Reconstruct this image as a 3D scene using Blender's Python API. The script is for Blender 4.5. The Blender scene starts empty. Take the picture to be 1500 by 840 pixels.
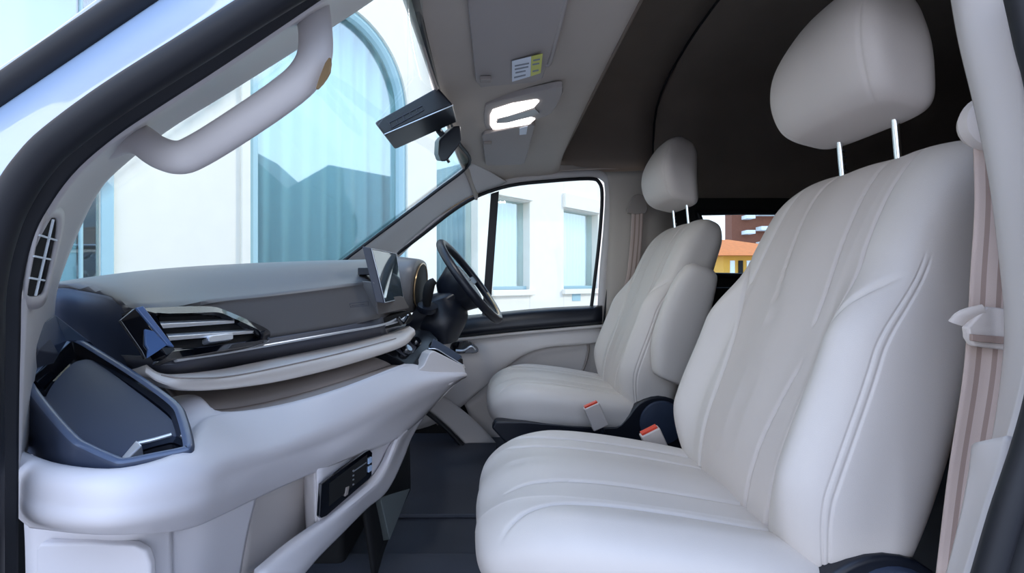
import bpy, bmesh, math, random
import numpy as np
from mathutils import Vector, Matrix
S = bpy.context.scene
COL = S.collection
F = 700.0; CX = 728.0; CY = 415.0
# ------------------------------------------------------------------ camera, sky, light, exposure
# camera at the origin, looking straight across the cabin (+Y); the van's nose is towards -X; Z up
cd = bpy.data.cameras.new('camera'); cam = bpy.data.objects.new('camera', cd); COL.objects.link(cam)
cam.location = (0, 0, 0); cam.rotation_euler = (math.radians(90), 0, 0)
cd.sensor_width = 36; cd.lens = 36 * F / 1500; cd.shift_x = 22 / 1500; cd.shift_y = -5 / 1500
cd.clip_start = .02; cd.clip_end = 300
S.camera = cam
S.view_settings.view_transform = 'Standard'; S.view_settings.look = 'None'
S.view_settings.gamma = 1; S.view_settings.use_curve_mapping = False
S.view_settings.exposure = 1.35
W = bpy.data.worlds.new('sky'); S.world = W; W.use_nodes = True
nt = W.node_tree; nt.nodes.clear()
out = nt.nodes.new('ShaderNodeOutputWorld'); bg = nt.nodes.new('ShaderNodeBackground')
tc = nt.nodes.new('ShaderNodeTexCoord'); sp = nt.nodes.new('ShaderNodeSeparateXYZ'); rp = nt.nodes.new('ShaderNodeValToRGB')
nt.links.new(tc.outputs['Generated'], sp.inputs[0]); nt.links.new(sp.outputs['Z'], rp.inputs[0])
rp.color_ramp.elements[0].position = 0.0; rp.color_ramp.elements[0].color = (.86, .91, 1, 1)
rp.color_ramp.elements[1].position = .8; rp.color_ramp.elements[1].color = (.42, .60, 1, 1)
nt.links.new(rp.outputs[0], bg.inputs[0]); bg.inputs[1].default_value = 1.0
nt.links.new(bg.outputs[0], out.inputs[0])
sd = bpy.data.lights.new('sun', 'SUN'); sun = bpy.data.objects.new('sun', sd); COL.objects.link(sun)
sd.energy = .7; sd.angle = math.radians(4); sd.color = (1, .80, .58)
SUN_TO = Vector((1.2, .0, .75)).normalized()
sun.rotation_euler = SUN_TO.to_track_quat('Z', 'Y').to_euler()

# ------------------------------------------------------------------ helpers
def A(px, py, y):                       # point seen at a photo pixel at a given distance across the cabin
    return Vector(((px - CX) * y / F, y, (CY - py) * y / F))
def L(seq): return [A(*p) for p in seq]
def srgb(c):
    return tuple(((v / 255) / 12.92 if v / 255 <= .04045 else ((v / 255 + .055) / 1.055) ** 2.4) for v in c) + (1,)
MATS = {}
def mat(name, rgb, rough=.5, metal=0, coat=0, bump=None, var=0, emit=None, es=0, trans=0, spec=.5, sheen=0):
    m = bpy.data.materials.new(name); m.use_nodes = True; n = m.node_tree; b = n.nodes['Principled BSDF']
    c = srgb(rgb)
    b.inputs['Base Color'].default_value = c; b.inputs['Roughness'].default_value = rough
    b.inputs['Metallic'].default_value = metal; b.inputs['Coat Weight'].default_value = coat
    b.inputs['Specular IOR Level'].default_value = spec; b.inputs['Sheen Weight'].default_value = sheen
    if emit: b.inputs['Emission Color'].default_value = srgb(emit); b.inputs['Emission Strength'].default_value = es
    t = n.nodes.new('ShaderNodeTexCoord')
    if var:
        nz = n.nodes.new('ShaderNodeTexNoise'); nz.inputs['Scale'].default_value = 6; nz.inputs['Detail'].default_value = 4
        n.links.new(t.outputs['Object'], nz.inputs['Vector'])
        r = n.nodes.new('ShaderNodeValToRGB')
        r.color_ramp.elements[0].position = .3; r.color_ramp.elements[1].position = .7
        r.color_ramp.elements[0].color = tuple(v * (1 - var) for v in c[:3]) + (1,)
        r.color_ramp.elements[1].color = tuple(min(1, v * (1 + var)) for v in c[:3]) + (1,)
        n.links.new(nz.outputs['Fac'], r.inputs[0]); n.links.new(r.outputs[0], b.inputs['Base Color'])
    if bump:
        sc, st, kind = bump
        if kind == 'v':
            nz = n.nodes.new('ShaderNodeTexVoronoi'); o = nz.outputs['Distance']
        else:
            nz = n.nodes.new('ShaderNodeTexNoise'); o = nz.outputs['Fac']; nz.inputs['Detail'].default_value = 3
        nz.inputs['Scale'].default_value = sc
        n.links.new(t.outputs['Object'], nz.inputs['Vector'])
        bp = n.nodes.new('ShaderNodeBump'); bp.inputs['Strength'].default_value = st; bp.inputs['Distance'].default_value = .001
        n.links.new(o, bp.inputs['Height']); n.links.new(bp.outputs[0], b.inputs['Normal'])
    MATS[name] = m
    return m
def glass(name, tint, refl_ior=1.45, gl=1.0):
    m = bpy.data.materials.new(name); m.use_nodes = True; n = m.node_tree; n.nodes.clear()
    o = n.nodes.new('ShaderNodeOutputMaterial'); mx = n.nodes.new('ShaderNodeMixShader')
    tr = n.nodes.new('ShaderNodeBsdfTransparent'); g = n.nodes.new('ShaderNodeBsdfGlossy'); lw = n.nodes.new('ShaderNodeLayerWeight'); pw = n.nodes.new('ShaderNodeMath'); pw.operation = 'POWER'; pw.inputs[1].default_value = 5
    fr = n.nodes.new('ShaderNodeMath'); fr.operation = 'MULTIPLY_ADD'; f0 = ((refl_ior - 1) / (refl_ior + 1)) ** 2; fr.inputs[1].default_value = (1 - f0) * .6; fr.inputs[2].default_value = f0
    lw.inputs[0].default_value = .5; n.links.new(lw.outputs['Facing'], pw.inputs[0]); n.links.new(pw.outputs[0], fr.inputs[0])
    tr.inputs[0].default_value = srgb(tint); g.inputs['Roughness'].default_value = .02
    g.inputs['Color'].default_value = (gl, gl, gl, 1)
    n.links.new(fr.outputs[0], mx.inputs[0]); n.links.new(tr.outputs[0], mx.inputs[1]); n.links.new(g.outputs[0], mx.inputs[2])
    n.links.new(mx.outputs[0], o.inputs[0]); return m
LEATHER = mat('cream_leather', (212, 204, 197), .46, bump=(900, .12, 'v'), var=.02)
LEATHER2 = mat('cream_leather_insert', (208, 198, 191), .52, bump=(1500, .2, 'v'), var=.02)
TRIM = mat('beige_trim_plastic', (205, 199, 196), .5, bump=(1500, .1, 'n'))
FASCIA = mat('pale_fascia_plastic', (214, 210, 212), .42, bump=(1800, .08, 'n'))
TAUPE = mat('taupe_plastic', (150, 140, 134), .6, bump=(1500, .1, 'n'))
PAD = mat('grey_soft_pad', (106, 104, 104), .40, bump=(1300, .1, 'v'))
NAVY = mat('dark_slate_plastic', (52, 62, 82), .42, bump=(1500, .1, 'n'))
NAVY2 = mat('charcoal_plastic', (66, 68, 78), .45, bump=(1500, .1, 'n'))
GLOSS = mat('gloss_black', (10, 13, 20), .05, coat=1)
BLACK = mat('black_plastic', (22, 26, 36), .38, bump=(1500, .1, 'n'))
RUBBER = mat('black_rubber', (12, 15, 24), .55)
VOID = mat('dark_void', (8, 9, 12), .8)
CHROME = mat('chrome', (235, 238, 240), .16, metal=1)
SATIN = mat('satin_silver', (235, 240, 248), .36, metal=.85)
GOLD = mat('warm_satin_edge', (190, 160, 120), .25, metal=.6)
PAINT = mat('pale_blue_white_paint', (178, 202, 232), .3, coat=.6)
HEAD = mat('grey_headliner_fabric', (186, 176, 166), .9, bump=(900, .3, 'n'), var=.03)
HEAD2 = mat('taupe_headliner_fabric', (128, 115, 104), .95, bump=(900, .3, 'n'), var=.05)
VISOR = mat('visor_vinyl', (166, 158, 154), .7, bump=(900, .15, 'n'))
CARPET = mat('dark_floor_mat', (66, 70, 80), .75, bump=(600, .5, 'n'), var=.12)
BELT = mat('beige_webbing', (196, 176, 166), .7, bump=(1200, .3, 'n'))
BELT2 = mat('beige_webbing_rib', (158, 136, 126), .75, bump=(1200, .3, 'n'))
RED = mat('red_button', (225, 70, 45), .35)
LIGHT = mat('lit_lamp_lens', (255, 250, 245), .4, emit=(255, 250, 248), es=1.1)
LENS = mat('frosted_lamp_lens', (150, 146, 144), .3)
STICK = mat('white_sticker', (222, 228, 240), .5)
STICKY = mat('yellow_sticker', (205, 205, 90), .5)
SCREEN = mat('screen_glass', (60, 74, 82), .06, coat=1)
WALLM = mat('cream_render', (246, 236, 222), .85, bump=(60, .3, 'n'), var=.02)
FRAMEM = mat('pale_teal_frame', (168, 200, 208), .5)
CURT = mat('aqua_curtain', (206, 240, 244), .8)
CURTW = mat('white_curtain', (236, 244, 246), .8)
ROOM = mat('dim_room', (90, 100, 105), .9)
PAVE = mat('pale_paving', (168, 166, 164), .85, bump=(30, .4, 'n'), var=.05)
BRICK = mat('brown_brick', (122, 74, 56), .85, bump=(40, .4, 'n'), var=.1)
ORANGE = mat('orange_roof_tile', (214, 120, 52), .75, var=.1)
YEL = mat('sunlit_yellow_render', (226, 170, 70), .8)
CARW = mat('reading_print', (120, 126, 140), .5)
GLASS = glass('clear_car_glass', (244, 252, 252), 1.3)
GLASSD = glass('tinted_car_glass', (225, 235, 235), 1.3)
GLASSB = glass('house_glass', (240, 250, 251), 3.0)

def link(name, me, parent=None):
    o = bpy.data.objects.new(name, me); COL.objects.link(o)
    if parent is not None: o.parent = parent
    return o
def tag(o, label=None, cat=None, group=None, kind=None):
    if label: o['label'] = label
    if cat: o['category'] = cat
    if group: o['group'] = group
    if kind: o['kind'] = kind
    return o
def empty(name, loc=(0, 0, 0)):
    o = bpy.data.objects.new(name, None); COL.objects.link(o); o.location = loc; o.empty_display_size = .05
    bpy.context.view_layer.update(); return o
def mesh(name, vs, fs, m, parent=None, smooth=True, bevel=0, seg=3, ang=35, solid=0, soff=-1, sub=0, mi=None):
    me = bpy.data.meshes.new(name); vs = [tuple(v) for v in vs]
    me.from_pydata(vs, [], fs); me.validate()
    ms = m if isinstance(m, (list, tuple)) else [m]
    for k in ms: me.materials.append(k)
    if mi is not None: me.polygons.foreach_set('material_index', mi)
    b = bmesh.new(); b.from_mesh(me); bmesh.ops.recalc_face_normals(b, faces=b.faces); b.to_mesh(me); b.free()
    if smooth:
        me.polygons.foreach_set('use_smooth', [True] * len(me.polygons))
        me.set_sharp_from_angle(angle=math.radians(ang))
    o = link(name, me, parent)
    if parent is not None:
        o.matrix_parent_inverse = parent.matrix_world.inverted()
    if solid:
        s = o.modifiers.new('solid', 'SOLIDIFY'); s.thickness = solid; s.offset = soff; s.use_even_offset = False
    if sub:
        s = o.modifiers.new('sub', 'SUBSURF'); s.levels = sub; s.render_levels = sub
    if bevel:
        s = o.modifiers.new('bevel', 'BEVEL'); s.width = bevel; s.segments = seg; s.limit_method = 'ANGLE'; s.angle_limit = math.radians(30); s.harden_normals = True
    return o
def cat1(P, n, closed=False):            # Catmull-Rom through P, n points per span
    P = [Vector(p) for p in P]; N = len(P); o = []
    if N < 3 and not closed:
        return [P[0].lerp(P[-1], i / n) for i in range(n + 1)]
    for i in range(N if closed else N - 1):
        if closed: p0, p1, p2, p3 = P[i - 1], P[i], P[(i + 1) % N], P[(i + 2) % N]
        else:
            p1, p2 = P[i], P[i + 1]
            p0 = P[i - 1] if i else p1 * 2 - p2
            p3 = P[i + 2] if i + 2 < N else p2 * 2 - p1
        for k in range(n):
            t = k / n
            o.append(.5 * ((2 * p1) + (p2 - p0) * t + (2 * p0 - 5 * p1 + 4 * p2 - p3) * t * t + (3 * p1 - p0 - 3 * p2 + p3) * t ** 3))
    if not closed: o.append(P[-1].copy())
    return o
def patch(name, rows, m, parent=None, nu=6, nv=6, solid=.006, soff=0, **k):     # smooth sheet through rows of points, with thickness
    R = [cat1(r, nu) for r in rows]
    C = list(zip(*R)); C = [cat1(c, nv) for c in C]
    nr = len(C[0]); nc = len(C)
    vs = [C[c][r] for r in range(nr) for c in range(nc)]
    fs = [(r * nc + c, r * nc + c + 1, (r + 1) * nc + c + 1, (r + 1) * nc + c) for r in range(nr - 1) for c in range(nc - 1)]
    return mesh(name, vs, fs, m, parent, solid=solid, soff=soff, **k)
def loft(name, secs, m, parent=None, cap=True, nu=0, nv=0, **k):                # closed sections joined
    if nu: secs = [cat1(s, nu, True) for s in secs]
    if nv: 
        C = [cat1(c, nv) for c in zip(*secs)]; secs = list(zip(*C))
    n = len(secs[0]); vs = [p for s in secs for p in s]; fs = []
    for i in range(len(secs) - 1):
        for j in range(n):
            fs.append((i * n + j, i * n + (j + 1) % n, (i + 1) * n + (j + 1) % n, (i + 1) * n + j))
    if cap:
        if cap != 'end': fs.append(tuple(range(n))[::-1])
        b = (len(secs) - 1) * n; fs.append(tuple(b + j for j in range(n)))
    return mesh(name, vs, fs, m, parent, **k)
def slab(name, outline, off, m, parent=None, n=0, bevel=.002, **k):             # outline given depth by vector off
    P = cat1(outline, n, True) if n else [Vector(p) for p in outline]
    off = Vector(off); Q = [p + off for p in P]; N = len(P)
    fs = [tuple(range(N)), tuple(range(N, 2 * N))[::-1]] + [(i, i + N, (i + 1) % N + N, (i + 1) % N) for i in range(N)]
    return mesh(name, P + Q, fs, m, parent, bevel=bevel, **k)
def frames(path, closed=False):
    N = len(path); T = []
    for i in range(N):
        a = path[i - 1] if (i or closed) else path[i]; b = path[(i + 1) % N] if (i < N - 1 or closed) else path[i]
        T.append((b - a).normalized())
    up = Vector((0, 1, 0))
    if abs(T[0].dot(up)) > .9: up = Vector((0, 0, 1))
    nrm = (up - T[0] * up.dot(T[0])).normalized(); O = []
    for t in T:
        nrm = (nrm - t * nrm.dot(t)).normalized(); O.append((t, nrm, t.cross(nrm)))
    return O
def tube(name, pts, r, m, parent=None, n=4, ring=14, closed=False, flat=1.0, **k):
    path = cat1(pts, n, closed) if n > 1 else [Vector(p) for p in pts]
    fr = frames(path, closed); N = len(path); vs = []; fs = []
    for i, (p, (t, a, b)) in enumerate(zip(path, fr)):
        q = r(i / (N - 1)) if callable(r) else r
        for j in range(ring):
            g = 2 * math.pi * j / ring; vs.append(p + a * (q * flat * math.cos(g)) + b * (q * math.sin(g)))
    for i in range(N if closed else N - 1):
        for j in range(ring):
            i2 = (i + 1) % N
            fs.append((i * ring + j, i * ring + (j + 1) % ring, i2 * ring + (j + 1) % ring, i2 * ring + j))
    if not closed: fs.append(tuple(range(ring))); fs.append(tuple((N - 1) * ring + j for j in range(ring)))
    return mesh(name, vs, fs, m, parent, **k)
def box(name, c, s, m, parent=None, bevel=.002, rot=None, **k):
    c = Vector(c); hx, hy, hz = [v / 2 for v in s]; M = rot.to_3x3() if rot else Matrix.Identity(3)
    vs = [c + M @ Vector((x * hx, y * hy, z * hz)) for x in (-1, 1) for y in (-1, 1) for z in (-1, 1)]
    fs = [(0, 1, 3, 2), (4, 6, 7, 5), (0, 4, 5, 1), (2, 3, 7, 6), (0, 2, 6, 4), (1, 5, 7, 3)]
    return mesh(name, vs, fs, m, parent, bevel=bevel, **k)
def bx(name, x0, x1, y0, y1, z0, z1, m, parent=None, bevel=.002, **k):
    return box(name, ((x0 + x1) / 2, (y0 + y1) / 2, (z0 + z1) / 2), (abs(x1 - x0), abs(y1 - y0), abs(z1 - z0)), m, parent, bevel, **k)
def hexa(name, a, b, m, parent=None, bevel=.002, **k):                           # two quads joined
    fs = [(0, 1, 2, 3), (7, 6, 5, 4)] + [(i, i + 4, (i + 1) % 4 + 4, (i + 1) % 4) for i in range(4)]
    return mesh(name, list(a) + list(b), fs, m, parent, bevel=bevel, **k)
def lathe(name, prof, centre, axis, m, parent=None, n=32, **k):                  # prof: (radius, height along axis)
    ax = Vector(axis).normalized(); u = ax.orthogonal().normalized(); w = ax.cross(u); c = Vector(centre)
    vs = [c + ax * h + u * (r * math.cos(2 * math.pi * j / n)) + w * (r * math.sin(2 * math.pi * j / n)) for r, h in prof for j in range(n)]
    fs = [(i * n + j, i * n + (j + 1) % n, (i + 1) * n + (j + 1) % n, (i + 1) * n + j) for i in range(len(prof) - 1) for j in range(n)]
    fs.append(tuple(range(n))); fs.append(tuple((len(prof) - 1) * n + j for j in range(n)))
    return mesh(name, vs, fs, m, parent, **k)
def plane3(a, b, c):
    a, b, c = Vector(a), Vector(b), Vector(c); n = (b - a).cross(c - a).normalized()
    if n.dot(a) > 0: n = -n
    return a, n
def on(px, py, pl, lift=0):              # where the sight line of a photo pixel meets a plane of the cabin
    a, n = pl; d = Vector(((px - CX) / F, 1, (CY - py) / F)); t = n.dot(a) / n.dot(d)
    return d * t + n * lift
def copytree(o, parent=None):
    c = o.copy(); COL.objects.link(c); c.parent = parent
    if parent is not None: c.matrix_parent_inverse = o.matrix_parent_inverse.copy()
    for ch in list(o.children): copytree(ch, c)
    return c

# ------------------------------------------------------------------ outside: ground and buildings
bx('ground', -40, 60, -30, 60, -1.5, -1.3, PAVE, bevel=0)['kind'] = 'structure'
FC = 8.0                                  # facade runs at 45 degrees: Y = X + FC
def fac(px, py, d=0):                     # point on the facade plane, d metres into the building
    t = (px - CX) / F; y = FC / (1 - t); p = Vector((t * y, y, (CY - py) / F * y))
    return p + Vector((-1, 1, 0)).normalized() * d
def fx(px): t = (px - CX) / F; y = FC / (1 - t); return t * y * math.sqrt(2)       # distance along the facade
def fp(s, z, d=0): return Vector((s / math.sqrt(2), s / math.sqrt(2) + FC, z)) + Vector((-1, 1, 0)).normalized() * d
def fz(px, py): return fac(px, py).z
bld = tag(empty('building', fp(0, -1.3)), 'cream rendered building with tall arched window seen through windscreen', 'building')
GZ = -1.3; TOPZ = 9.0
def wallpiece(s0, s1, z0, z1, nm='wall_panel', d0=0, d1=.3, m=WALLM):
    return hexa(nm, [fp(s0, z0, d0), fp(s1, z0, d0), fp(s1, z1, d0), fp(s0, z1, d0)], [fp(s0, z0, d1), fp(s1, z0, d1), fp(s1, z1, d1), fp(s0, z1, d1)], m, bld, bevel=.01)
# openings: (s0, s1, z0, z1)
wA = (fx(365), fx(597)); archr = (wA[1] - wA[0]) / 2; archc = (wA[0] + wA[1]) / 2; spring = fz(597, 150) - .15
wL = (fx(-60), fx(147)); w1 = (fx(722), fx(776)); w2 = (fx(826), fx(876)); w0 = (fx(640), fx(700)); w3 = (fx(930), fx(985))
zs = fz(740, 425); zt = fz(750, 292)
ops = [(wL[0], wL[1], -.6, 3.0), (wA[0], wA[1], -.6, None), (w0[0], w0[1], zs, 2.9), (w1[0], w1[1], zs, zt), (w2[0], w2[1], zs, zt)]
prev = -16
for s0, s1, z0, z1 in ops:
    wallpiece(prev, s0, GZ, TOPZ); wallpiece(s0, s1, GZ, z0)
    if z1 is not None: wallpiece(s0, s1, z1, TOPZ)
    prev = s1
SE = fx(965)
wallpiece(prev, SE, GZ, TOPZ)
# arched head of the tall window
N = 28; arc = [fp(archc - archr * math.cos(math.pi * i / N), spring + archr * 1.12 * math.sin(math.pi * i / N)) for i in range(N + 1)]
outl = [fp(wA[0], TOPZ), ] + arc + [fp(wA[1], TOPZ)]
slab('arch_wall', outl, Vector((-1, 1, 0)).normalized() * .3, WALLM, bld, bevel=.01)
arcf = [fp(wA[0] + .05, -.6, .1)] + [fp(archc - (archr - .05) * math.cos(math.pi * i / N), spring + (archr * 1.12 - .05) * math.sin(math.pi * i / N), .1) for i in range(N + 1)] + [fp(wA[1] - .05, -.6, .1)]
wa = tube('window_frame', arcf, .075, FRAMEM, bld, n=1, ring=8)
def pane(s0, s1, z0, z1, par, d=.16, m=GLASSB):
    return hexa('pane', [fp(s0, z0, d), fp(s1, z0, d), fp(s1, z1, d), fp(s0, z1, d)], [fp(s0, z0, d + .01), fp(s1, z0, d + .01), fp(s1, z1, d + .01), fp(s0, z1, d + .01)], m, par, bevel=0, smooth=False)
ap = [fp(archc - (archr - .02) * math.cos(math.pi * i / N), spring + (archr * 1.12 - .02) * math.sin(math.pi * i / N), .16) for i in range(N + 1)]
slab('pane', [fp(wA[0], -.6, .16)] + ap + [fp(wA[1], -.6, .16)], Vector((-1, 1, 0)).normalized() * .01, GLASSB, wa, bevel=0, smooth=False)
def curtain(s0, s1, z0, z1, m, par, d=.45, pitch=.12, amp=.03, name='curtain'):
    n = max(8, int((s1 - s0) / pitch * 8)); rows = []
    vs = []; 
    for z in (z0, z1):
        for i in range(n + 1):
            s = s0 + (s1 - s0) * i / n; q = math.sin(2 * math.pi * (s - s0) / pitch + .7 * math.sin(s * 5))
            vs.append(fp(s, z, d + amp * q))
    fs = [(i, i + 1, n + 2 + i, n + 1 + i) for i in range(n)]
    return mesh(name, vs, fs, m, par, solid=.004)
curtain(wA[0] - .1, wA[1] + .35, -.6, 4.6, CURT, wa, pitch=.23, amp=.05)
for (s0, s1, z0, z1), cm in zip([ops[0], ops[2], ops[3], ops[4]], [None, CURTW, CURT, CURTW]):
    fr = slab('window_frame', [fp(s0, z0, .08), fp(s1, z0, .08), fp(s1, z0 + .06, .08), fp(s0, z0 + .06, .08)], Vector((-1, 1, 0)).normalized() * .1, FRAMEM, bld)
    for a, b, c, d in ((s0, s0 + .06, z0, z1), (s1 - .06, s1, z0, z1), (s0, s1, z1 - .08, z1)):
        wallpiece(a, b, c, d, 'frame_bar', .08, .18, FRAMEM).parent = bld
    pane(s0, s1, z0, z1, fr)
    if cm: 
        wq = (s1 - s0)
        curtain(s0, s1 + .18, z0, z1, cm, fr, pitch=.11, amp=.025, d=.30)
# awning boxes over the small windows, sills
for s0, s1, z0, z1 in (ops[3], ops[4]):
    wallpiece(s0 - .03, s1 + .03, z1 + .02, z1 + .30, 'shutter_box', -.06, .02, WALLM)
    wallpiece(s0 - .06, s1 + .08, z0 - .1, z0, 'sill', -.07, .1, WALLM)
wp_ = [fac(838, 430, -.01), fac(850, 430, -.01), fac(850, 441, -.01), fac(838, 441, -.01)]
slab('wall_plate', wp_, Vector((-1, 1, 0)) * .02, FRAMEM, bld, bevel=.003)
# pilaster between the side window and the arched window, slightly proud
wallpiece(fx(147) , fx(166), GZ, TOPZ, 'pilaster', -.06, 0, FRAMEM)
wallpiece(fx(352) , fx(365), GZ, TOPZ, 'pilaster', -.05, 0)
wallpiece(wL[0], wL[1], 1.32, 1.42, 'transom', .05, .2, FRAMEM)
wallpiece(fx(118), fx(123), -.6, 3.0, 'mullion', .05, .2, FRAMEM)
wallpiece(wL[0], fx(118), -.6, 3.0, 'blind', .4, .42, CURT)
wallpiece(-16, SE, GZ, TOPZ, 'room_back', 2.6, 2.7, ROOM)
wallpiece(SE - .3, SE, GZ, TOPZ, 'end_wall', .3, 2.6)
wallpiece(-16, SE, TOPZ - .1, TOPZ + .1, 'roof_slab', -.2, 2.8, WALLM)
# gabled houses across the yard, mirrored in the arched window
gb = tag(empty('building', (16, 0, GZ)), 'row of gabled houses across the yard, mirrored in the arched window', 'building')
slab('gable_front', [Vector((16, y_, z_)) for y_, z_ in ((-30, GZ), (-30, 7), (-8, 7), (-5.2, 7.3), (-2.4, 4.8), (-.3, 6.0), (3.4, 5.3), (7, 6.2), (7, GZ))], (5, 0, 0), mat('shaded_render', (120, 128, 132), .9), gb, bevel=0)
# far buildings seen through the small rear side window
def far(px, py, y): return A(px, py, y)
fb = tag(empty('building', A(1090, 415, 30)), 'brown brick tower block with white balconies beyond the rear side window', 'building')
Y = 40
x0 = A(1072, 0, Y).x; x1 = x0 + 12
bx('tower', x0, x1, Y, Y + 1.2, GZ, 14, BRICK, fb, bevel=0)
for i in range(7):
    z = .3 + i * 1.25
    bx('balcony', x0 + .8, x0 + 1.5, Y - .9, Y, z, z + .3, CURTW, fb, bevel=.01)
    bx('balcony', x0 + 2.0, x0 + 4.2, Y - .9, Y, z + .3, z + .62, CURTW, fb, bevel=.01)
    bx('window', x0 + 4.6, x0 + 5.4, Y - .05, Y + .1, z, z + .8, ROOM, fb, bevel=0)
hb = tag(empty('building', A(1085, 415, 20)), 'yellow house under an orange tiled roof beyond the rear side window', 'building')
Y = 22
hx0 = A(1066, 0, Y).x
bx('wall', hx0 - .2, hx0 + 5, Y, Y + 5, GZ, A(0, 372, Y).z, YEL, hb, bevel=0)
hexa('roof', [Vector((hx0 - .6, Y - .4, A(0, 375, Y).z)), Vector((hx0 + 5, Y - .4, A(0, 375, Y).z)), Vector((hx0 + 5, Y + 5, A(0, 375, Y).z)), Vector((hx0 - .6, Y + 5, A(0, 375, Y).z))],
     [Vector((hx0 - .5, Y + 2.2, A(0, 345, Y).z)), Vector((hx0 + 1.1, Y + 2.2, A(0, 345, Y).z)), Vector((hx0 + 1.1, Y + 2.6, A(0, 345, Y).z)), Vector((hx0 - .5, Y + 2.6, A(0, 345, Y).z))], ORANGE, hb)
for i in range(6):
    bx('window', hx0 + .1 + i * .38, hx0 + .3 + i * .38, Y - .06, Y + .1, -.6, A(0, 382, Y).z, VOID if i % 2 else CURTW, hb, bevel=0)

# ------------------------------------------------------------------ van shell
def st(o): o['kind'] = 'structure'; return o
YN, YF = .47, 2.36                        # passenger and driver door planes
st(bx('floor', -.75, 3.2, .42, 2.40, -.80, -.75, CARPET, bevel=0))
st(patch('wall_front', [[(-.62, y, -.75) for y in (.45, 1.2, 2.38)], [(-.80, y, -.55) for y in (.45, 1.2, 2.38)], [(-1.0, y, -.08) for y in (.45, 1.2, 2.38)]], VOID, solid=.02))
st(bx('wall_back', 3.1, 3.2, .42, 2.42, -.75, 1.1, HEAD2, bevel=0))
# raised roof behind the front headliner
st(patch('ceiling', [[(X, YN - .02, .55), (X, YN + .06, .86), (X, .9, .98), (X, 1.41, 1.0), (X, 1.95, .98), (X, YF - .04, .86), (X, YF + .02, .55)] for X in (.30, .45, .78)], HEAD2, solid=.03, nu=5, nv=3))
st(patch('ceiling_rear', [[(X, YN - .02, .45), (X, YN + .06, .86), (X, .9, .975), (X, 1.41, .995), (X, 1.95, .975), (X, YF - .04, .86), (X, YF + .0, .42)] for X in (.77, 1.6, 3.2)], HEAD2, solid=.03, nu=5, nv=3))
st(bx('wall_left', .62, 3.2, .40, .45, -.75, .62, HEAD2, bevel=0))
# driver-side body behind the door, with a small rear side window
wx0, wx1, wz0, wz1 = 1.0, 1.62, .04, .345
bk = mat('black_rear_trim', (24, 23, 24), .7)
st(bx('wall_right', .80, wx0, 2.36, 2.42, -.75, .44, bk, bevel=0))
st(bx('wall_right', wx1, 3.2, 2.36, 2.42, -.75, .44, bk, bevel=0))
st(bx('wall_right', wx0, wx1, 2.36, 2.42, wz1, .44, bk, bevel=0))
st(bx('wall_right', wx0, wx1, 2.36, 2.42, -.75, wz0, bk, bevel=0))
w3o = st(tube('window_2', [(wx0 + .03, 2.35, wz0), (wx1 - .03, 2.35, wz0), (wx1, 2.35, wz0 + .03), (wx1, 2.35, wz1 - .03), (wx1 - .03, 2.35, wz1), (wx0 + .03, 2.35, wz1), (wx0, 2.35, wz1 - .03), (wx0, 2.35, wz0 + .03)], .013, RUBBER, n=3, closed=True))
bx('pane', wx0, wx1, 2.385, 2.39, wz0, wz1, GLASS, w3o, bevel=0)
st(bx('wall_driver_lower', -1.05, .9, 2.385, 2.42, -.80, -.18, bk, bevel=0))
# seat-back height dark bulkhead clutter behind the seats
st(bx('trim_1', .95, 3.1, 2.28, 2.36, -.75, -.02, bk, bevel=.01))
# front headliner
hl = st(patch('ceiling_front', [
    [(-.17, YN + .06, .46), (-.165, .85, .505), (-.165, 1.41, .52), (-.155, 1.95, .50), (-.13, 2.10, .47), (-.10, 2.30, .40)],
    [(-.13, YN + .05, .50), (-.125, .85, .545), (-.125, 1.41, .555), (-.12, 1.95, .535), (-.10, 2.14, .51), (-.08, 2.33, .45)],
    [(.05, YN + .04, .55), (.05, .85, .575), (.05, 1.41, .58), (.05, 1.95, .57), (.05, 2.18, .555), (.05, 2.35, .50)],
    [(.27, YN + .03, .57), (.27, .85, .59), (.27, 1.41, .595), (.27, 1.95, .59), (.27, 2.20, .57), (.27, 2.36, .52)],
    [(.30, YN + .03, .60), (.30, .85, .61), (.30, 1.41, .615), (.30, 1.95, .61), (.30, 2.20, .60), (.30, 2.37, .55)]], HEAD, solid=.012))
st(patch('ceiling_riser', [[(.305, y, .60) for y in (.5, 1.4, 2.37)], [(.30, y, .98) for y in (.5, 1.4, 2.37)]], HEAD2, solid=.01))
st(bx('roof_front', -.14, .31, .44, 2.40, .64, .66, PAINT, bevel=.004))
# side cant rail above the driver door
st(patch('trim_2', [L([(690, 265, 2.30), (760, 256, 2.34), (840, 250, 2.36), (905, 249, 2.37), (960, 250, 2.37)]), L([(690, 245, 2.20), (760, 240, 2.28), (840, 243, 2.37), (905, 243, 2.38), (965, 243, 2.38)])], HEAD, solid=.015))

# windscreen
def wsl(z, bow=0): return -.656 + (z - .103) * 1.325 - bow
wr = []
for z in (-.04, .1, .25, .40, .515):
    wr.append([Vector((wsl(z, b), y, z)) for y, b in ((.70, 0), (1.05, .05), (1.40, .065), (1.75, .05), (2.07, 0))])
ws = st(patch('window_1', wr, GLASS, solid=.004, nu=4, nv=4))
tube('gasket', [wr[0][4], wr[1][4], wr[2][4], wr[3][4] + Vector((0, 0, 0)), Vector((-.118, 2.02, .505)), Vector((-.145, 1.75, .522)), Vector((-.16, 1.4, .528)), Vector((-.155, 1.05, .522)), Vector((-.14, .72, .505))], .007, RUBBER, ws, n=6)

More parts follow.
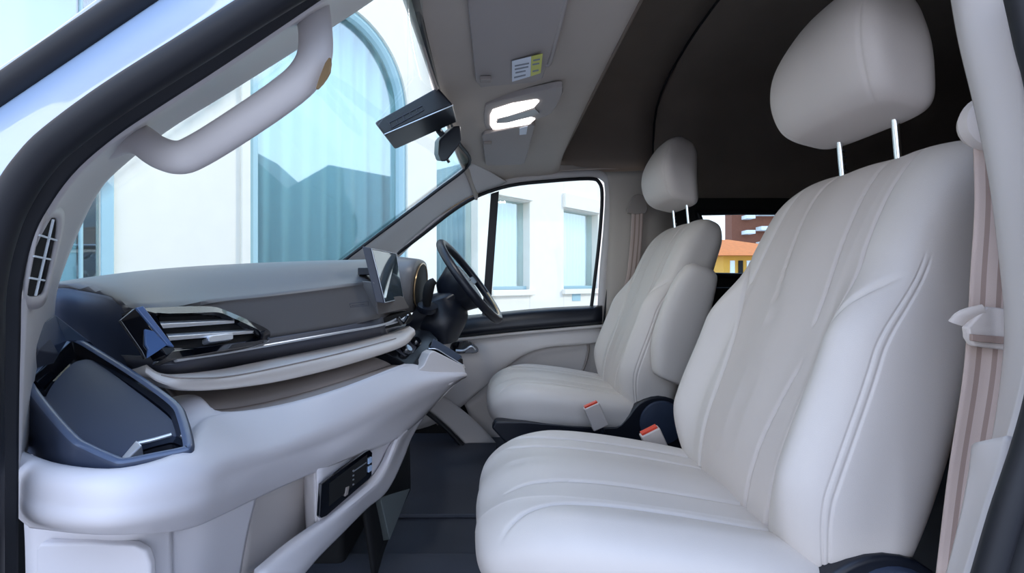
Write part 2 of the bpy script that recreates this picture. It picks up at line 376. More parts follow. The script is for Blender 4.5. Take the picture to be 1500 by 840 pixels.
# driver-side A pillar trim
st(patch('trim_3', [
    L([(470, 400, 2.07), (505, 381, 2.07), (560, 340, 2.07), (620, 292, 2.07), (660, 262, 2.07), (684, 243, 2.07), (690, 238, 2.07)]),
    L([(500, 400, 2.16), (535, 376, 2.16), (580, 338, 2.16), (640, 295, 2.16), (680, 270, 2.16), (704, 254, 2.18), (714, 249, 2.19)]),
    L([(548, 410, 2.30), (578, 372, 2.30), (612, 341, 2.30), (660, 303, 2.30), (700, 281, 2.30), (725, 272, 2.30), (742, 266, 2.31)])], TRIM, solid=.012))
# driver door
dd = st(empty('door_1', (.2, 2.36, -.75)))
ring_o = L([(575, 378, 2.33), (612, 343, 2.33), (660, 303, 2.33), (700, 280, 2.33), (745, 266, 2.33), (800, 259, 2.33), (865, 255, 2.33), (884, 259, 2.33), (892, 275, 2.33), (890, 330, 2.33), (884, 400, 2.33), (880, 470, 2.33)])
tube('window_surround', ring_o, .020, TRIM, dd, n=4, flat=.7)
tube('window_seal', L([(582, 372, 2.32), (620, 343, 2.32), (665, 308, 2.32), (703, 286, 2.32), (748, 272, 2.32), (800, 266, 2.32), (862, 262, 2.32), (878, 268, 2.32), (882, 290, 2.32), (878, 350, 2.32), (870, 420, 2.32), (865, 460, 2.32)]), .0085, RUBBER, dd, n=4)
tube('bright_edge', L([(581, 366, 2.30), (600, 349, 2.30), (640, 318, 2.30), (680, 292, 2.30), (700, 283, 2.30)]), .005, GOLD, dd, n=4)
slab('front_divider', L([(719, 284, 2.33), (731, 280, 2.33), (718, 462, 2.33), (706, 462, 2.33)]), (0, .02, 0), RUBBER, dd)
slab('pane', L([(575, 375, 2.345), (700, 280, 2.345), (760, 266, 2.345), (880, 262, 2.345), (872, 470, 2.345), (575, 480, 2.345)]), (0, .004, 0), GLASS, dd, bevel=0, smooth=False)
patch('sill_cap', [L([(560, 478, 2.33), (640, 468, 2.33), (735, 458, 2.33), (800, 452, 2.33), (882, 448, 2.33)]), L([(560, 484, 2.28), (640, 474, 2.28), (735, 463, 2.28), (800, 457, 2.28), (882, 452, 2.28)]),
                   L([(560, 500, 2.26), (650, 490, 2.26), (735, 481, 2.26), (800, 475, 2.26), (882, 468, 2.26)]), L([(560, 508, 2.29), (650, 496, 2.29), (735, 487, 2.29), (800, 480, 2.29), (882, 474, 2.29)])], BLACK, dd, solid=.006)
tube('sill_bead', L([(650, 500, 2.28), (735, 491, 2.28), (800, 485, 2.28), (882, 478, 2.28)]), .008, TRIM, dd)
patch('upper_panel', [L([(560, 508, 2.31), (650, 500, 2.31), (735, 491, 2.31), (800, 485, 2.31), (885, 478, 2.31)]), L([(560, 560, 2.29), (650, 540, 2.27), (735, 520, 2.27), (800, 505, 2.27), (885, 500, 2.29)]),
                      L([(560, 640, 2.29), (640, 620, 2.28), (700, 575, 2.28), (760, 520, 2.28), (800, 505, 2.28)])], TRIM, dd, solid=.01)
patch('lower_panel', [L([(680, 592, 2.31), (705, 572, 2.31), (760, 522, 2.31), (800, 506, 2.31), (885, 498, 2.31)]), L([(704, 645, 2.33), (735, 632, 2.33), (780, 600, 2.33), (830, 570, 2.33), (885, 560, 2.33)]),
                      L([(738, 697, 2.31), (756, 695, 2.31), (800, 690, 2.31), (850, 690, 2.31), (890, 690, 2.31)])], TRIM, dd, solid=.01)
tube('panel_groove', L([(640, 622, 2.295), (700, 572, 2.295), (745, 530, 2.295), (775, 510, 2.295), (805, 502, 2.295), (850, 500, 2.295), (862, 508, 2.295), (855, 540, 2.295), (835, 580, 2.295)]), .006, TAUPE, dd)
hd = slab('handle_recess', L([(659, 512, 2.245), (662, 503, 2.245), (676, 500, 2.245), (690, 502, 2.245), (700, 511, 2.245), (698, 517, 2.245), (680, 518, 2.245), (662, 517, 2.245)]), (0, .03, 0), GLOSS, dd, n=3)
tube('handle', L([(668, 514, 2.235), (680, 514, 2.228), (690, 508, 2.228), (696, 513, 2.235)]), .006, SATIN, hd)
# B pillar on the driver side
st(patch('trim_4', [L([(884, 252, 2.34), (888, 300, 2.34), (886, 380, 2.34), (882, 470, 2.34), (880, 700, 2.34)]), L([(903, 252, 2.30), (906, 300, 2.30), (903, 380, 2.30), (898, 470, 2.30), (896, 700, 2.30)]),
                    L([(955, 250, 2.30), (958, 300, 2.30), (956, 380, 2.30), (952, 470, 2.30), (950, 700, 2.30)]), L([(985, 250, 2.36), (988, 300, 2.36), (985, 380, 2.36), (980, 470, 2.36), (975, 700, 2.36)])], TAUPE if 0 else HEAD, solid=.012))
tube('door_seal', L([(893, 262, 2.315), (899, 280, 2.315), (897, 330, 2.315), (892, 400, 2.315), (886, 460, 2.315), (882, 500, 2.315)]), .005, RUBBER, dd)
# lower door edge arch and dark footwell seal
st(patch('trim_5', [L([(560, 560, 2.2), (610, 590, 2.2), (650, 620, 2.2), (690, 660, 2.2), (712, 690, 2.2)]), L([(590, 548, 2.24), (640, 575, 2.24), (690, 612, 2.24), (730, 655, 2.24), (745, 692, 2.24)])], TRIM, solid=.02))
st(tube('trim_6', L([(575, 580, 2.17), (612, 596, 2.17), (650, 625, 2.17), (682, 660, 2.17), (702, 694, 2.17)]), .01, RUBBER))

# passenger-side A pillar (near left of the frame)
inn = [(70, 560, .72), (74, 480, .73), (78, 430, .73), (90, 390, .73), (110, 340, .73), (138, 283, .725), (168, 248, .715), (240, 190, .706), (330, 134, .715), (435, 68, .735), (540, 0, .75), (620, -60, .76)]
out_ = [(20, 700, .50), (23, 600, .50), (27, 500, .50), (30, 432, .50), (40, 376, .50), (66, 312, .50), (104, 256, .50), (154, 208, .50), (222, 162, .50), (300, 112, .50), (417, 32, .50), (520, -40, .50)]
mid = [((a[0] * .55 + b[0] * .45), (a[1] * .55 + b[1] * .45), a[2] * .45 + b[2] * .55 - .012) for a, b in zip(out_, inn)]
pl_ = st(patch('trim_7', [L(out_), L(mid), L(inn)], TRIM, solid=.008, nu=4))
fl_o = [(-8, 900, .475), (-8, 640, .475), (-6, 500, .475), (0, 380, .475), (18, 318, .475), (46, 264, .475), (104, 207, .475), (175, 157, .475), (250, 108, .475), (350, 44, .475), (430, -6, .475), (520, -60, .475)]
fl_i = [(23, 900, .49), (24, 640, .49), (27, 500, .49), (29, 432, .49), (46, 354, .49), (71, 304, .49), (104, 254, .49), (154, 207, .49), (215, 165, .49), (300, 110, .49), (417, 30, .49), (530, -50, .49)]
st(patch('trim_8', [L(fl_o), L(fl_i)], RUBBER, solid=.010, nu=4))
st(tube('trim_9', L([(-25, 900, .455), (-24, 500, .455), (-18, 400, .455), (2, 325, .455), (25, 278, .455), (50, 242, .455), (86, 205, .455), (170, 143, .455), (290, 67, .455), (395, 1, .455), (480, -50, .455)]), .0145, RUBBER, n=5, ring=18))
st(patch('body_pillar', [L([(-160, 330, .56), (-60, 205, .56), (0, 163, .56), (120, 83, .56), (235, 4, .56), (330, -60, .56)]),
                         L([(-130, 360, .50), (-50, 255, .50), (0, 215, .50), (120, 128, .50), (270, 30, .50), (380, -45, .50)]),
                         L([(-90, 420, .455), (-20, 310, .455), (14, 268, .455), (110, 170, .455), (290, 50, .455), (450, -50, .455)])], PAINT, solid=.012))
st(tube('trim_10', L([(-120, 215, .55), (-40, 163, .55), (0, 138, .55), (110, 62, .55), (215, -8, .55), (300, -60, .55)]), .0165, RUBBER, n=4, ring=18))
st(tube('trim_11', L([(-60, 150, .58), (0, 104, .58), (75, 54, .58), (148, 0, .58), (220, -50, .58)]), .003, CURTW, n=4, ring=8))
# demister vent in the pillar trim
vp = plane3(A(30, 430, .492), A(62, 308, .492), A(84, 380, .568))
pv = tag(empty('pillar_vent', on(60, 380, vp)), 'narrow beige demister grille with thin ribs set in the near windscreen pillar', 'vent')
po = [(35, 430), (40, 395), (50, 345), (61, 312), (72, 302), (90, 306), (96, 318), (92, 345), (80, 395), (72, 430), (66, 446), (54, 452), (38, 449)]
pi = [(33, 425), (40, 385), (50, 345), (60, 322), (70, 318), (79, 321), (78, 345), (70, 385), (62, 420), (55, 432), (38, 434)]
def ringmesh(name, oo, ii, pl, lo, li, m, parent, n=4):
    O = cat1([on(*p, pl, lo) for p in oo], n, True); I = [on(*p, pl, li) for p in ii]; I = cat1(I, n, True)
    k = max(len(O), len(I))
    def res(P, k):
        d = [0]; 
        for i in range(len(P)): d.append(d[-1] + (P[(i + 1) % len(P)] - P[i]).length)
        o = []
        for j in range(k):
            t = d[-1] * j / k; i = max(q for q in range(len(P)) if d[q] <= t); f = (t - d[i]) / max(1e-9, d[i + 1] - d[i]); o.append(P[i].lerp(P[(i + 1) % len(P)], f))
        return o
    k = 72; O = res(O, k); I = res(I, k)
    fs = [(j, (j + 1) % k, k + (j + 1) % k, k + j) for j in range(k)]
    return mesh(name, O + I, fs, m, parent, solid=.003, soff=0)
ringmesh('bezel', po, pi, vp, -.002, .003, TRIM, pv)
ringmesh('bezel_skirt', po, po, vp, -.03, -.001, TRIM, pv)
slab('duct', [on(*p, vp, -.001) for p in pi], -vp[1] * .01, VOID, pv, n=3, bevel=0)
def vbar(name, a, b, pl, w, m, parent, lift=.004): return tube(name, [on(*a, pl, lift), on(*b, pl, lift)], w, m, parent, n=1, ring=6)
vbar('spine_rib', (71, 320), (45, 432), vp, .0013, CURTW, pv)
for a, b in (((50, 343), (76, 351)), ((42, 374), (67, 379)), ((36, 406), (58, 410))): vbar('rib', a, b, vp, .0011, CURTW, pv)

# grab handle on that pillar
gh = tag(empty('grab_handle', A(320, 150, .6)), 'chunky beige grab handle curving along the near windscreen pillar', 'handle')
tube('grip', L([(150, 205, .60), (180, 200, .585), (205, 205, .565), (232, 223, .55), (262, 231, .54), (292, 220, .54), (350, 184, .535), (410, 143, .535), (445, 113, .54), (461, 82, .545), (462, 45, .555), (456, 5, .575), (452, -35, .60)]),
     lambda t: .0195 + .006 * max(0, 1 - t * 7) + .004 * max(0, t * 6 - 5) - .001 * math.sin(math.pi * t), TRIM, gh, n=6, ring=28, flat=.8)
slab('mount_cap', L([(476, 92, .522), (484, 84, .528), (483, 105, .528), (472, 122, .528), (462, 130, .522)]), (0, .004, 0), GOLD, gh, n=2, bevel=.0008)

# passenger-side B pillar (right edge)
st(patch('trim_12', [L([(1398, -20, .56), (1412, 60, .56), (1436, 160, .56), (1458, 270, .56), (1474, 400, .56), (1480, 480, .56), (1474, 560, .56), (1462, 640, .56), (1440, 760, .56), (1425, 860, .56)]),
                     L([(1412, -20, .535), (1428, 60, .535), (1452, 160, .535), (1470, 270, .535), (1486, 400, .535), (1490, 480, .535), (1484, 560, .535), (1474, 640, .535), (1440, 760, .535), (1415, 860, .535)]),
                     L([(1476, -20, .50), (1492, 60, .50), (1510, 160, .50), (1520, 270, .50), (1526, 400, .50), (1520, 480, .50), (1508, 560, .50), (1486, 640, .50), (1452, 740, .50), (1420, 860, .50)])], TRIM, solid=.01))
st(patch('trim_13', [L([(1430, 655, .55), (1424, 700, .55), (1410, 770, .55), (1388, 860, .55)]), L([(1440, 648, .53), (1440, 700, .53), (1425, 770, .53), (1400, 860, .53)]), L([(1482, 640, .50), (1466, 700, .50), (1446, 760, .50), (1415, 860, .50)])], TRIM, solid=.008))
st(patch('trim_14', [L([(1478, -30, .49), (1492, 60, .49), (1512, 160, .49), (1524, 300, .49), (1524, 440, .49), (1508, 560, .49), (1486, 650, .49), (1450, 750, .49), (1414, 870, .49)]),
                     L([(1600, -30, .46), (1600, 60, .46), (1600, 160, .46), (1600, 300, .46), (1600, 440, .46), (1590, 560, .46), (1560, 650, .46), (1530, 750, .46), (1500, 870, .46)])], RUBBER, solid=.012))
st(tube('trim_15', L([(1490, -30, .47), (1510, 60, .47), (1530, 160, .47), (1540, 440, .47), (1530, 560, .47), (1508, 650, .47), (1475, 750, .47), (1440, 870, .47)]), .012, RUBBER))
# ------------------------------------------------------------------ dashboard
db = tag(empty('dashboard', (-.5, 1.4, -.4)), 'two-tone dashboard, grey soft top over a pale cream lower fascia with tray', 'dashboard')
patch('upper_pad', [
    [Vector((-.80, .70, -.03)), Vector((-.86, .9, -.02)), Vector((-.88, 1.15, -.0)), Vector((-.88, 1.4, .01)), Vector((-.86, 1.8, -.02)), Vector((-.82, 2.1, -.02)), Vector((-.78, 2.28, -.02))],
    L([(78, 421, .76), (150, 409, .84), (250, 397, .97), (365, 389, 1.15), (480, 384, 1.42), (545, 383, 1.75), (570, 385, 2.1)]),
    L([(160, 438, .81), (206, 448, .735), (310, 437, .89), (400, 427, 1.04), (500, 415, 1.25), (552, 405, 1.46), (590, 402, 1.9)]),
    L([(170, 452, .81), (210, 459, .735), (315, 450, .88), (405, 441, 1.03), (505, 428, 1.24), (560, 420, 1.45), (598, 415, 1.9)]),
    L([(208, 520, .79), (250, 524, .75), (330, 510, .88), (410, 496, 1.02), (500, 481, 1.20), (558, 467, 1.36), (600, 470, 1.8)])], PAD, db, solid=.01, nu=8, nv=6)
patch('lower_strip', [
    L([(180, 522, .74), (250, 521, .735), (330, 508, .87), (410, 494, 1.01), (500, 479, 1.19), (560, 465, 1.36)]),
    L([(190, 535, .73), (255, 536, .73), (330, 523, .86), (410, 509, 1.0), (500, 492, 1.18), (562, 477, 1.35)]),
    L([(200, 548, .76), (258, 550, .77), (330, 538, .91), (410, 523, 1.05), (500, 506, 1.23), (566, 490, 1.4)])], NAVY2, db, solid=.008)
tube('chrome_strip', L([(257, 528, .722), (330, 517, .85), (410, 503, .99), (500, 487, 1.17), (560, 476, 1.335), (585, 466, 1.42)]), .0032, SATIN, db, n=5, ring=10)
# padded shelf roll
secs = []
for tp, se, fr_, bo in (((213, 535, .70), (214, 539, .672), (213, 548, .665), (218, 554, .68)),
                        ((232, 547, .70), (236, 551, .67), (232, 560, .66), (240, 567, .675)),
                        ((262, 548, .745), (272, 555, .69), (262, 566, .675), (275, 573, .70)),
                        ((330, 540, .86), (340, 552, .80), (334, 563, .785), (345, 569, .81)),
                        ((410, 524, 1.02), (418, 537, .95), (414, 550, .935), (425, 556, .96)),
                        ((500, 505, 1.22), (505, 517, 1.14), (503, 528, 1.12), (513, 534, 1.15)),
                        ((575, 487, 1.42), (580, 497, 1.33), (583, 504, 1.31), (588, 509, 1.34)),
                        ((598, 478, 1.50), (606, 482, 1.44), (608, 486, 1.43), (606, 492, 1.44))):
    a, b, c, d = A(*tp), A(*se), A(*fr_), A(*bo)
    secs.append([a, (a + b) / 2 + Vector((0, 0, .001)), b, c, d, d + Vector((-.05, .02, .004)), a + Vector((-.03, .01, -.01))])
loft('padded_shelf', secs, LEATHER, db, nu=4, nv=6)
tube('shelf_seam', L([(236, 550, .672), (275, 554.5, .688), (340, 551, .80), (418, 536, .95), (505, 516, 1.14), (580, 496, 1.33)]), .0012, TAUPE, db, n=5, ring=6)
# tray recess
patch('tray_back', [L([(225, 545, .80), (300, 545, .90), (400, 530, 1.08), (500, 512, 1.28), (600, 482, 1.55)]), L([(262, 590, .76), (314, 602, .79), (400, 588, .93), (500, 560, 1.12), (592, 528, 1.40)])], TAUPE, db, solid=.006)
patch('tray_floor', [L([(262, 592, .76), (314, 603, .79), (400, 589, .93), (500, 561, 1.12), (592, 529, 1.40)]), L([(262, 600, .71), (327, 614, .725), (408, 600, .86), (503, 573, 1.03), (596, 538, 1.33)])], TAUPE, db, solid=.006)
# pale fascia
patch('lower_fascia', [
    L([(60, 655, .70), (120, 655, .70), (180, 650, .70), (234, 596, .74), (285, 584, .75), (322, 609, .745), (410, 598, .87), (503, 571, 1.04), (594, 535, 1.34), (615, 538, 1.40)]),
    L([(30, 690, .60), (85, 712, .54), (177, 712, .53), (258, 672, .58), (290, 622, .68), (325, 612, .735), (411, 600, .86), (504, 573, 1.03), (597, 538, 1.33), (618, 540, 1.39)]),
    L([(24, 668, .54), (85, 689, .512), (177, 695, .490), (268, 668, .535), (298, 636, .62), (328, 617, .722), (412, 603, .85), (505, 576, 1.02), (600, 541, 1.32), (632, 546, 1.40)]),
    L([(21, 682, .515), (85, 703, .490), (177, 708, .474), (278, 692, .520), (332, 668, .60), (385, 653, .71), (445, 636, .83), (510, 612, .98), (612, 562, 1.28), (681, 548, 1.44)]),
    L([(23, 715, .508), (85, 734, .487), (177, 739, .470), (282, 720, .520), (332, 698, .60), (385, 680, .70), (445, 660, .83), (510, 634, .98), (612, 580, 1.28), (672, 556, 1.45)]),
    L([(31, 746, .510), (85, 761, .489), (177, 765, .474), (280, 748, .530), (330, 728, .61), (380, 706, .71), (445, 680, .84), (510, 653, .98), (600, 606, 1.28), (655, 570, 1.46)]),
    L([(50, 766, .540), (130, 774, .52), (200, 774, .52), (276, 768, .605), (330, 746, .67), (376, 725, .74), (440, 697, .86), (508, 670, 1.00), (574, 645, 1.2), (618, 610, 1.45)])], FASCIA, db, solid=.012, nu=5, nv=6)
# far knee bolster under the steering column
patch('knee_bolster', [L([(650, 540, 1.55), (662, 530, 1.75), (660, 528, 2.1), (640, 528, 2.26)]), L([(678, 545, 1.46), (676, 545, 1.7), (660, 545, 2.1), (640, 545, 2.28)]), L([(615, 612, 1.46), (606, 620, 1.7), (600, 600, 2.1), (596, 590, 2.28)])], TRIM, db, solid=.01)
# lower-left kneeside panel and board
patch('side_panel', [L([(40, 755, .57), (130, 760, .56), (200, 762, .565), (250, 765, .60)]), L([(42, 800, .575), (130, 805, .565), (200, 805, .57), (250, 800, .60)]), L([(44, 900, .58), (130, 900, .57), (200, 900, .575), (252, 900, .61)])], FASCIA, db, solid=.008)
hp = plane3(A(60, 800, .555), A(220, 800, .557), A(60, 880, .558))
slab('hatch', [on(*p, hp, .004) for p in ((56, 802), (62, 794), (130, 793), (200, 797), (217, 806), (223, 825), (223, 900), (56, 900))], -hp[1] * .012, FASCIA, db, bevel=.004)
patch('support_board', [L([(248, 765, .60), (300, 757, .64), (345, 737, .70), (374, 724, .745)]), L([(250, 820, .61), (295, 815, .65), (332, 805, .71), (358, 790, .755)]), L([(252, 900, .62), (285, 900, .66), (318, 900, .72), (340, 900, .765)])], FASCIA, db, solid=.008)
# open cubby
patch('cubby_back', [L([(360, 722, .86), (440, 690, .98), (510, 662, 1.14), (580, 640, 1.34)]), L([(350, 850, .88), (420, 815, .98), (480, 762, 1.14), (560, 690, 1.34)])], TRIM, db, solid=.006)
tube('cubby_edge', L([(462, 688, .905), (463, 725, .905), (464, 764, .91)]), .003, FASCIA, db)
patch('cubby_wall', [L([(462, 690, .91), (463, 725, .91), (464, 762, .915)]), L([(445, 695, 1.0), (447, 740, 1.0), (450, 780, 1.0)])], FASCIA, db, solid=.004)
patch('radio_surround', [L([(464, 686, .895), (508, 669, 1.01), (552, 652, 1.13), (572, 646, 1.2)]), L([(465, 725, .90), (508, 705, 1.01), (548, 685, 1.13), (562, 668, 1.2)]), L([(466, 765, .905), (508, 735, 1.01), (544, 705, 1.13), (556, 688, 1.2)])], FASCIA, db, solid=.006)
patch('cubby_lip', [
    L([(372, 838, .74), (420, 798, .82), (470, 763, .915), (515, 727, 1.02), (543, 703, 1.10), (559, 680, 1.16), (567, 662, 1.19), (573, 646, 1.21)]),
    L([(384, 846, .735), (432, 803, .815), (480, 766, .91), (525, 730, 1.01), (552, 706, 1.09), (567, 682, 1.15), (576, 662, 1.18), (584, 641, 1.22)]),
    L([(424, 846, .79), (460, 806, .87), (494, 774, .95), (532, 738, 1.06), (560, 714, 1.14), (581, 672, 1.24), (594, 642, 1.32), (610, 612, 1.40)]),
    L([(430, 856, .82), (465, 815, .90), (499, 781, .99), (536, 744, 1.1), (566, 718, 1.18), (589, 673, 1.29), (602, 640, 1.38), (622, 606, 1.46)])], FASCIA, db, solid=.008, nu=5)
patch('cubby_floor', [L([(350, 850, .86), (420, 812, .96), (480, 765, 1.10), (560, 690, 1.3)]), L([(345, 860, .745), (420, 803, .82), (470, 768, .915), (543, 708, 1.10)])], TAUPE, db, solid=.004)
# radio / climate unit
rp_ = plane3(A(465, 708, .885), A(541, 660, 1.075), A(466, 758, .89))
rd = slab('control_unit', [on(*p, rp_, .006) for p in ((467, 709), (480, 699), (533, 661), (538, 659), (542, 663), (541, 697), (537, 702), (474, 756), (467, 759), (464, 756))], -rp_[1] * .007, GLOSS, db, bevel=.0012)
slab('display', [on(*p, rp_, .0068) for p in ((478, 708), (534, 666), (533, 696), (478, 741))], -rp_[1] * .002, VOID, rd, bevel=0)
for py in (0, 7, 13, 20):
    slab('indicator', [on(512 + a, 690 + py - 1 - .5 * 0 + b, rp_, .0078) for a, b in ((0, 0), (2, -1), (2, 1), (0, 2))], -rp_[1] * .001, SATIN, rd, bevel=0)
slab('slider', [on(*p, rp_, .0078) for p in ((513, 690), (532, 677), (532, 678.5), (513, 691.5))], -rp_[1] * .001, SATIN, rd, bevel=0)
for py in (671, 683):
    slab('button', [on(*p, rp_, .009) for p in ((535, py + 1), (539.5, py - 2), (539.5, py + 6), (535, py + 9))], -rp_[1] * .003, PAINT, rd, bevel=.0004)
slab('button', [on(*p, rp_, .009) for p in ((502, 714), (506, 712), (504, 724), (500, 727))], -rp_[1] * .003, TAUPE, rd, bevel=.0004)
# end cap beside the door
patch('end_cap', [
    L([(66, 440, .745), (85, 425, .76), (118, 428, .775), (158, 434, .765), (184, 444, .745), (204, 452, .722)]),
    L([(64, 455, .74), (88, 448, .75), (120, 452, .76), (156, 460, .76), (186, 478, .75), (208, 502, .735)]),
    L([(60, 500, .75), (88, 500, .76), (120, 505, .77), (156, 515, .77), (190, 530, .76), (216, 540, .74)]),
    L([(60, 560, .78), (88, 560, .79), (120, 570, .79), (156, 580, .78), (190, 590, .77), (218, 575, .75)])], NAVY, db, solid=.008, nu=6)

# cup holder pod
cpl = plane3(A(33, 560, .60), A(104, 497, .70), A(177, 682, .50))
rim = [(32, 566), (34, 552), (62, 525), (92, 500), (108, 495.5), (124, 498), (160, 519), (211, 551), (262, 588), (275, 610), (284, 643), (283, 655), (272, 663), (225, 673), (178, 682), (158, 678), (120, 661), (97, 647), (60, 605)]
cp = tag(empty('cup_holder', on(140, 600, cpl, -.05)), 'dark slate cup holder pod with gloss black liner at the near dashboard corner', 'cup holder')
def scl(pts, k, cx=None, cy=None):
    cx = sum(p[0] for p in pts) / len(pts); cy = sum(p[1] for p in pts) / len(pts)
    return [(cx + (x - cx) * k, cy + (y - cy) * k) for x, y in pts]
O1 = cat1([on(*p, cpl, 0) for p in rim], 4, True)
cen = sum(O1, Vector()) / len(O1)
def inset(P, d, h):
    n = len(P); o = []
    for i in range(n):
        t = (P[(i + 2) % n] - P[i - 2]).normalized(); s = t.cross(cpl[1]).normalized()
        if s.dot(cen - P[i]) < 0: s = -s
        o.append(P[i] + s * d + cpl[1] * h)
    return o
bot = []
for p in O1:
    q = p.copy(); q.z = min(p.z - .010, -.206); q += (Vector((cen.x, cen.y, q.z)) - q) * .02; bot.append(q)
loft('shell', [bot, inset(O1, 0, -.004), inset(O1, .0015, -.0005), inset(O1, .0025, .0002)], NAVY, cp, cap=False, ang=60)
loft('rim', [inset(O1, .0015, -.001), inset(O1, .0035, .0018), inset(O1, .0085, .002), inset(O1, .011, 0)], mat('sky_lit_slate_plastic', (82, 96, 120), .28, coat=.3), cp, cap=False, ang=60)  # same plastic as the pod, colour lightened for the sky highlight on the rim
loft('liner', [inset(O1, .011, 0), inset(O1, .0135, -.005), inset(O1, .020, -.020)], GLOSS, cp, cap='end', ang=50)
inner = [(65, 580), (68, 566), (82, 546), (104, 525), (116, 520), (130, 519), (148, 528), (200, 566), (244, 600), (254, 615), (257, 630), (246, 630), (203, 641), (190, 652), (178, 664), (160, 666), (125, 655), (104, 639), (75, 602)]
slab('insert_lid', [on(*p, cpl, -.009) for p in inner], -cpl[1] * .010, NAVY, cp, n=3, bevel=.002)
hexa('clip', [on(172, 671, cpl, -.004), on(180, 674, cpl, -.004), on(208, 650, cpl, -.002), on(199, 642, cpl, -.002)], [on(172, 671, cpl, -.018), on(180, 674, cpl, -.018), on(208, 650, cpl, -.018), on(199, 642, cpl, -.018)], SATIN, cp, bevel=.002)
tube('pod_edge', [on(*p, cpl, -.008) for p in ((199, 642), (225, 636), (250, 629))], .0022, SATIN, cp)
# shroud joining pod to the pillar trim
slab('shroud', L([(80, 461, .70), (42, 489, .615), (57, 514, .615), (98, 499, .69), (133, 501, .70)]), (-.012, .03, -.02), NAVY, cp, bevel=.002)
slab('shroud_side', L([(42, 489, .615), (57, 514, .615), (36, 552, .61), (30, 540, .62), (42, 520, .62)]), (-.01, .04, -.01), NAVY2, cp, bevel=.002)

# side air vent
vpl = plane3(A(200, 452, .685), A(400, 486, .965), A(253, 525, .708))
av = tag(empty('air_vent', on(290, 485, vpl, -.03)), 'gloss black wedge-shaped air vent with silver slats on passenger side of dashboard', 'vent')
REFL_BLUE = mat('painted_reflection_blue', (84, 112, 158), .12, coat=.6)  # reflection on the gloss black corner, put into blade and fold as blue
vo = [(200, 453), (205, 450), (235, 448), (285, 446.5), (312, 447), (328, 451), (350, 460), (368, 468), (388, 477), (400, 485), (398, 494), (392, 502), (330, 513), (253, 526), (246, 520), (238, 508), (218, 480)]
vi = [(224, 462), (228, 460), (245, 461), (285, 460), (312, 459), (324, 461), (340, 468), (360, 477), (376, 485), (380, 490), (379, 498), (374, 501), (330, 506), (256, 516), (253, 515), (249, 507), (242, 494), (234, 480), (228, 469)]
O = [on(*p, vpl, -.006) for p in vo]; I = [on(*p, vpl, .004) for p in vi]
O0 = [p - vpl[1] * .02 for p in O]; Om = [o.lerp(i, .12) + vpl[1] * .002 for o, i in zip(O, I)]; I2 = [p - vpl[1] * .014 for p in I]
loft('bezel', [O0, O, Om, I, I2], GLOSS, av, cap=False, nu=2, ang=24)
loft('duct', [I2, [p - vpl[1] * .004 for p in I2]], VOID, av, cap=True, ang=30)
slab('corner_facet', [on(*p, vpl, q) for p, q in (((181, 467), -.005), ((199, 451), -.002), ((217, 480), .003), ((239, 509), .006), ((215, 525), -.002), ((211, 512), -.004))], -vpl[1] * .005, GLOSS, av, bevel=.001)
slab('corner_blade', [on(*p, vpl, q) for p, q in (((199, 451), .001), ((207, 450), .004), ((250, 511), .007), ((239, 509), .009))], -vpl[1] * .004, REFL_BLUE, av, bevel=.001)
slab('corner_fold', [on(*p, vpl, q) for p, q in (((211, 483), .002), ((221, 487), .005), ((238, 509), .008), ((216, 525), .000), ((217, 512), .001), ((213, 505), .001))], -vpl[1] * .003, REFL_BLUE, av, bevel=.0006)
for a, b in (((231, 479), (345, 471)), ((246, 497), (374, 486)),):
    p, q = on(*a, vpl, .001), on(*b, vpl, -.002)
    hexa('slat', [p + Vector((0, 0, .0035)), q + Vector((0, 0, .0025)), q + Vector((0, 0, -.003)), p + Vector((0, 0, -.0035))], [p + Vector((-.012, .004, .007)), q + Vector((-.012, .004, .005)), q + Vector((-.012, .004, .002)), p + Vector((-.012, .004, .002))], SATIN, av, bevel=.001)
p, q = on(256, 519, vpl, -.002), on(388, 500, vpl, -.002)
hexa('slat', [p + Vector((0, 0, .004)), q + Vector((0, 0, .002)), q + Vector((0, 0, -.002)), p + Vector((0, 0, -.003))], [p + Vector((-.02, .01, .006)), q + Vector((-.02, .01, .004)), q + Vector((-.02, .01, .002)), p + Vector((-.02, .01, .002))], NAVY2, av, bevel=.001)
slab('tab', [on(*p, vpl, .004) for p in ((303, 495), (308, 493), (339, 489.5), (339, 498), (336, 499), (306, 503), (303, 501))], -vpl[1] * .014, SATIN, av, bevel=.0012)

# emblem plate on the pad
epl = plane3(A(510, 448, 1.195), A(540, 444, 1.27), A(512, 456, 1.195))
tube('emblem_plate', [on(*p, epl, .003) for p in ((511, 445.5), (538, 442), (538.5, 448.5), (512, 450.5))], .0009, NAVY2, db, n=1, ring=6, closed=True)
tube('emblem_plate_line', [on(*p, epl, .003) for p in ((514, 448.2), (532, 446.6))], .0008, NAVY2, db, n=1, ring=6)

# centre housing under the tablet
hexa('centre_housing', L([(548, 413, 1.29), (554, 462, 1.33), (600, 452, 1.50), (592, 436, 1.52)]), L([(470, 405, 1.40), (475, 450, 1.40), (560, 450, 1.6), (560, 420, 1.6)]), PAD, db, bevel=.004)
slab('centre_vent_mouth', L([(562, 466, 1.37), (600, 456, 1.49), (606, 466, 1.50), (600, 474, 1.47), (566, 482, 1.38)]), (-.03, .02, 0), VOID, db, bevel=.001)
tube('centre_vent_slat', L([(564, 477, 1.35), (586, 470, 1.42), (598, 462, 1.46)]), .003, SATIN, db)
tube('centre_vent_tab', L([(582, 466, 1.40), (590, 474, 1.41), (597, 464, 1.43)]), .006, GLOSS, db)
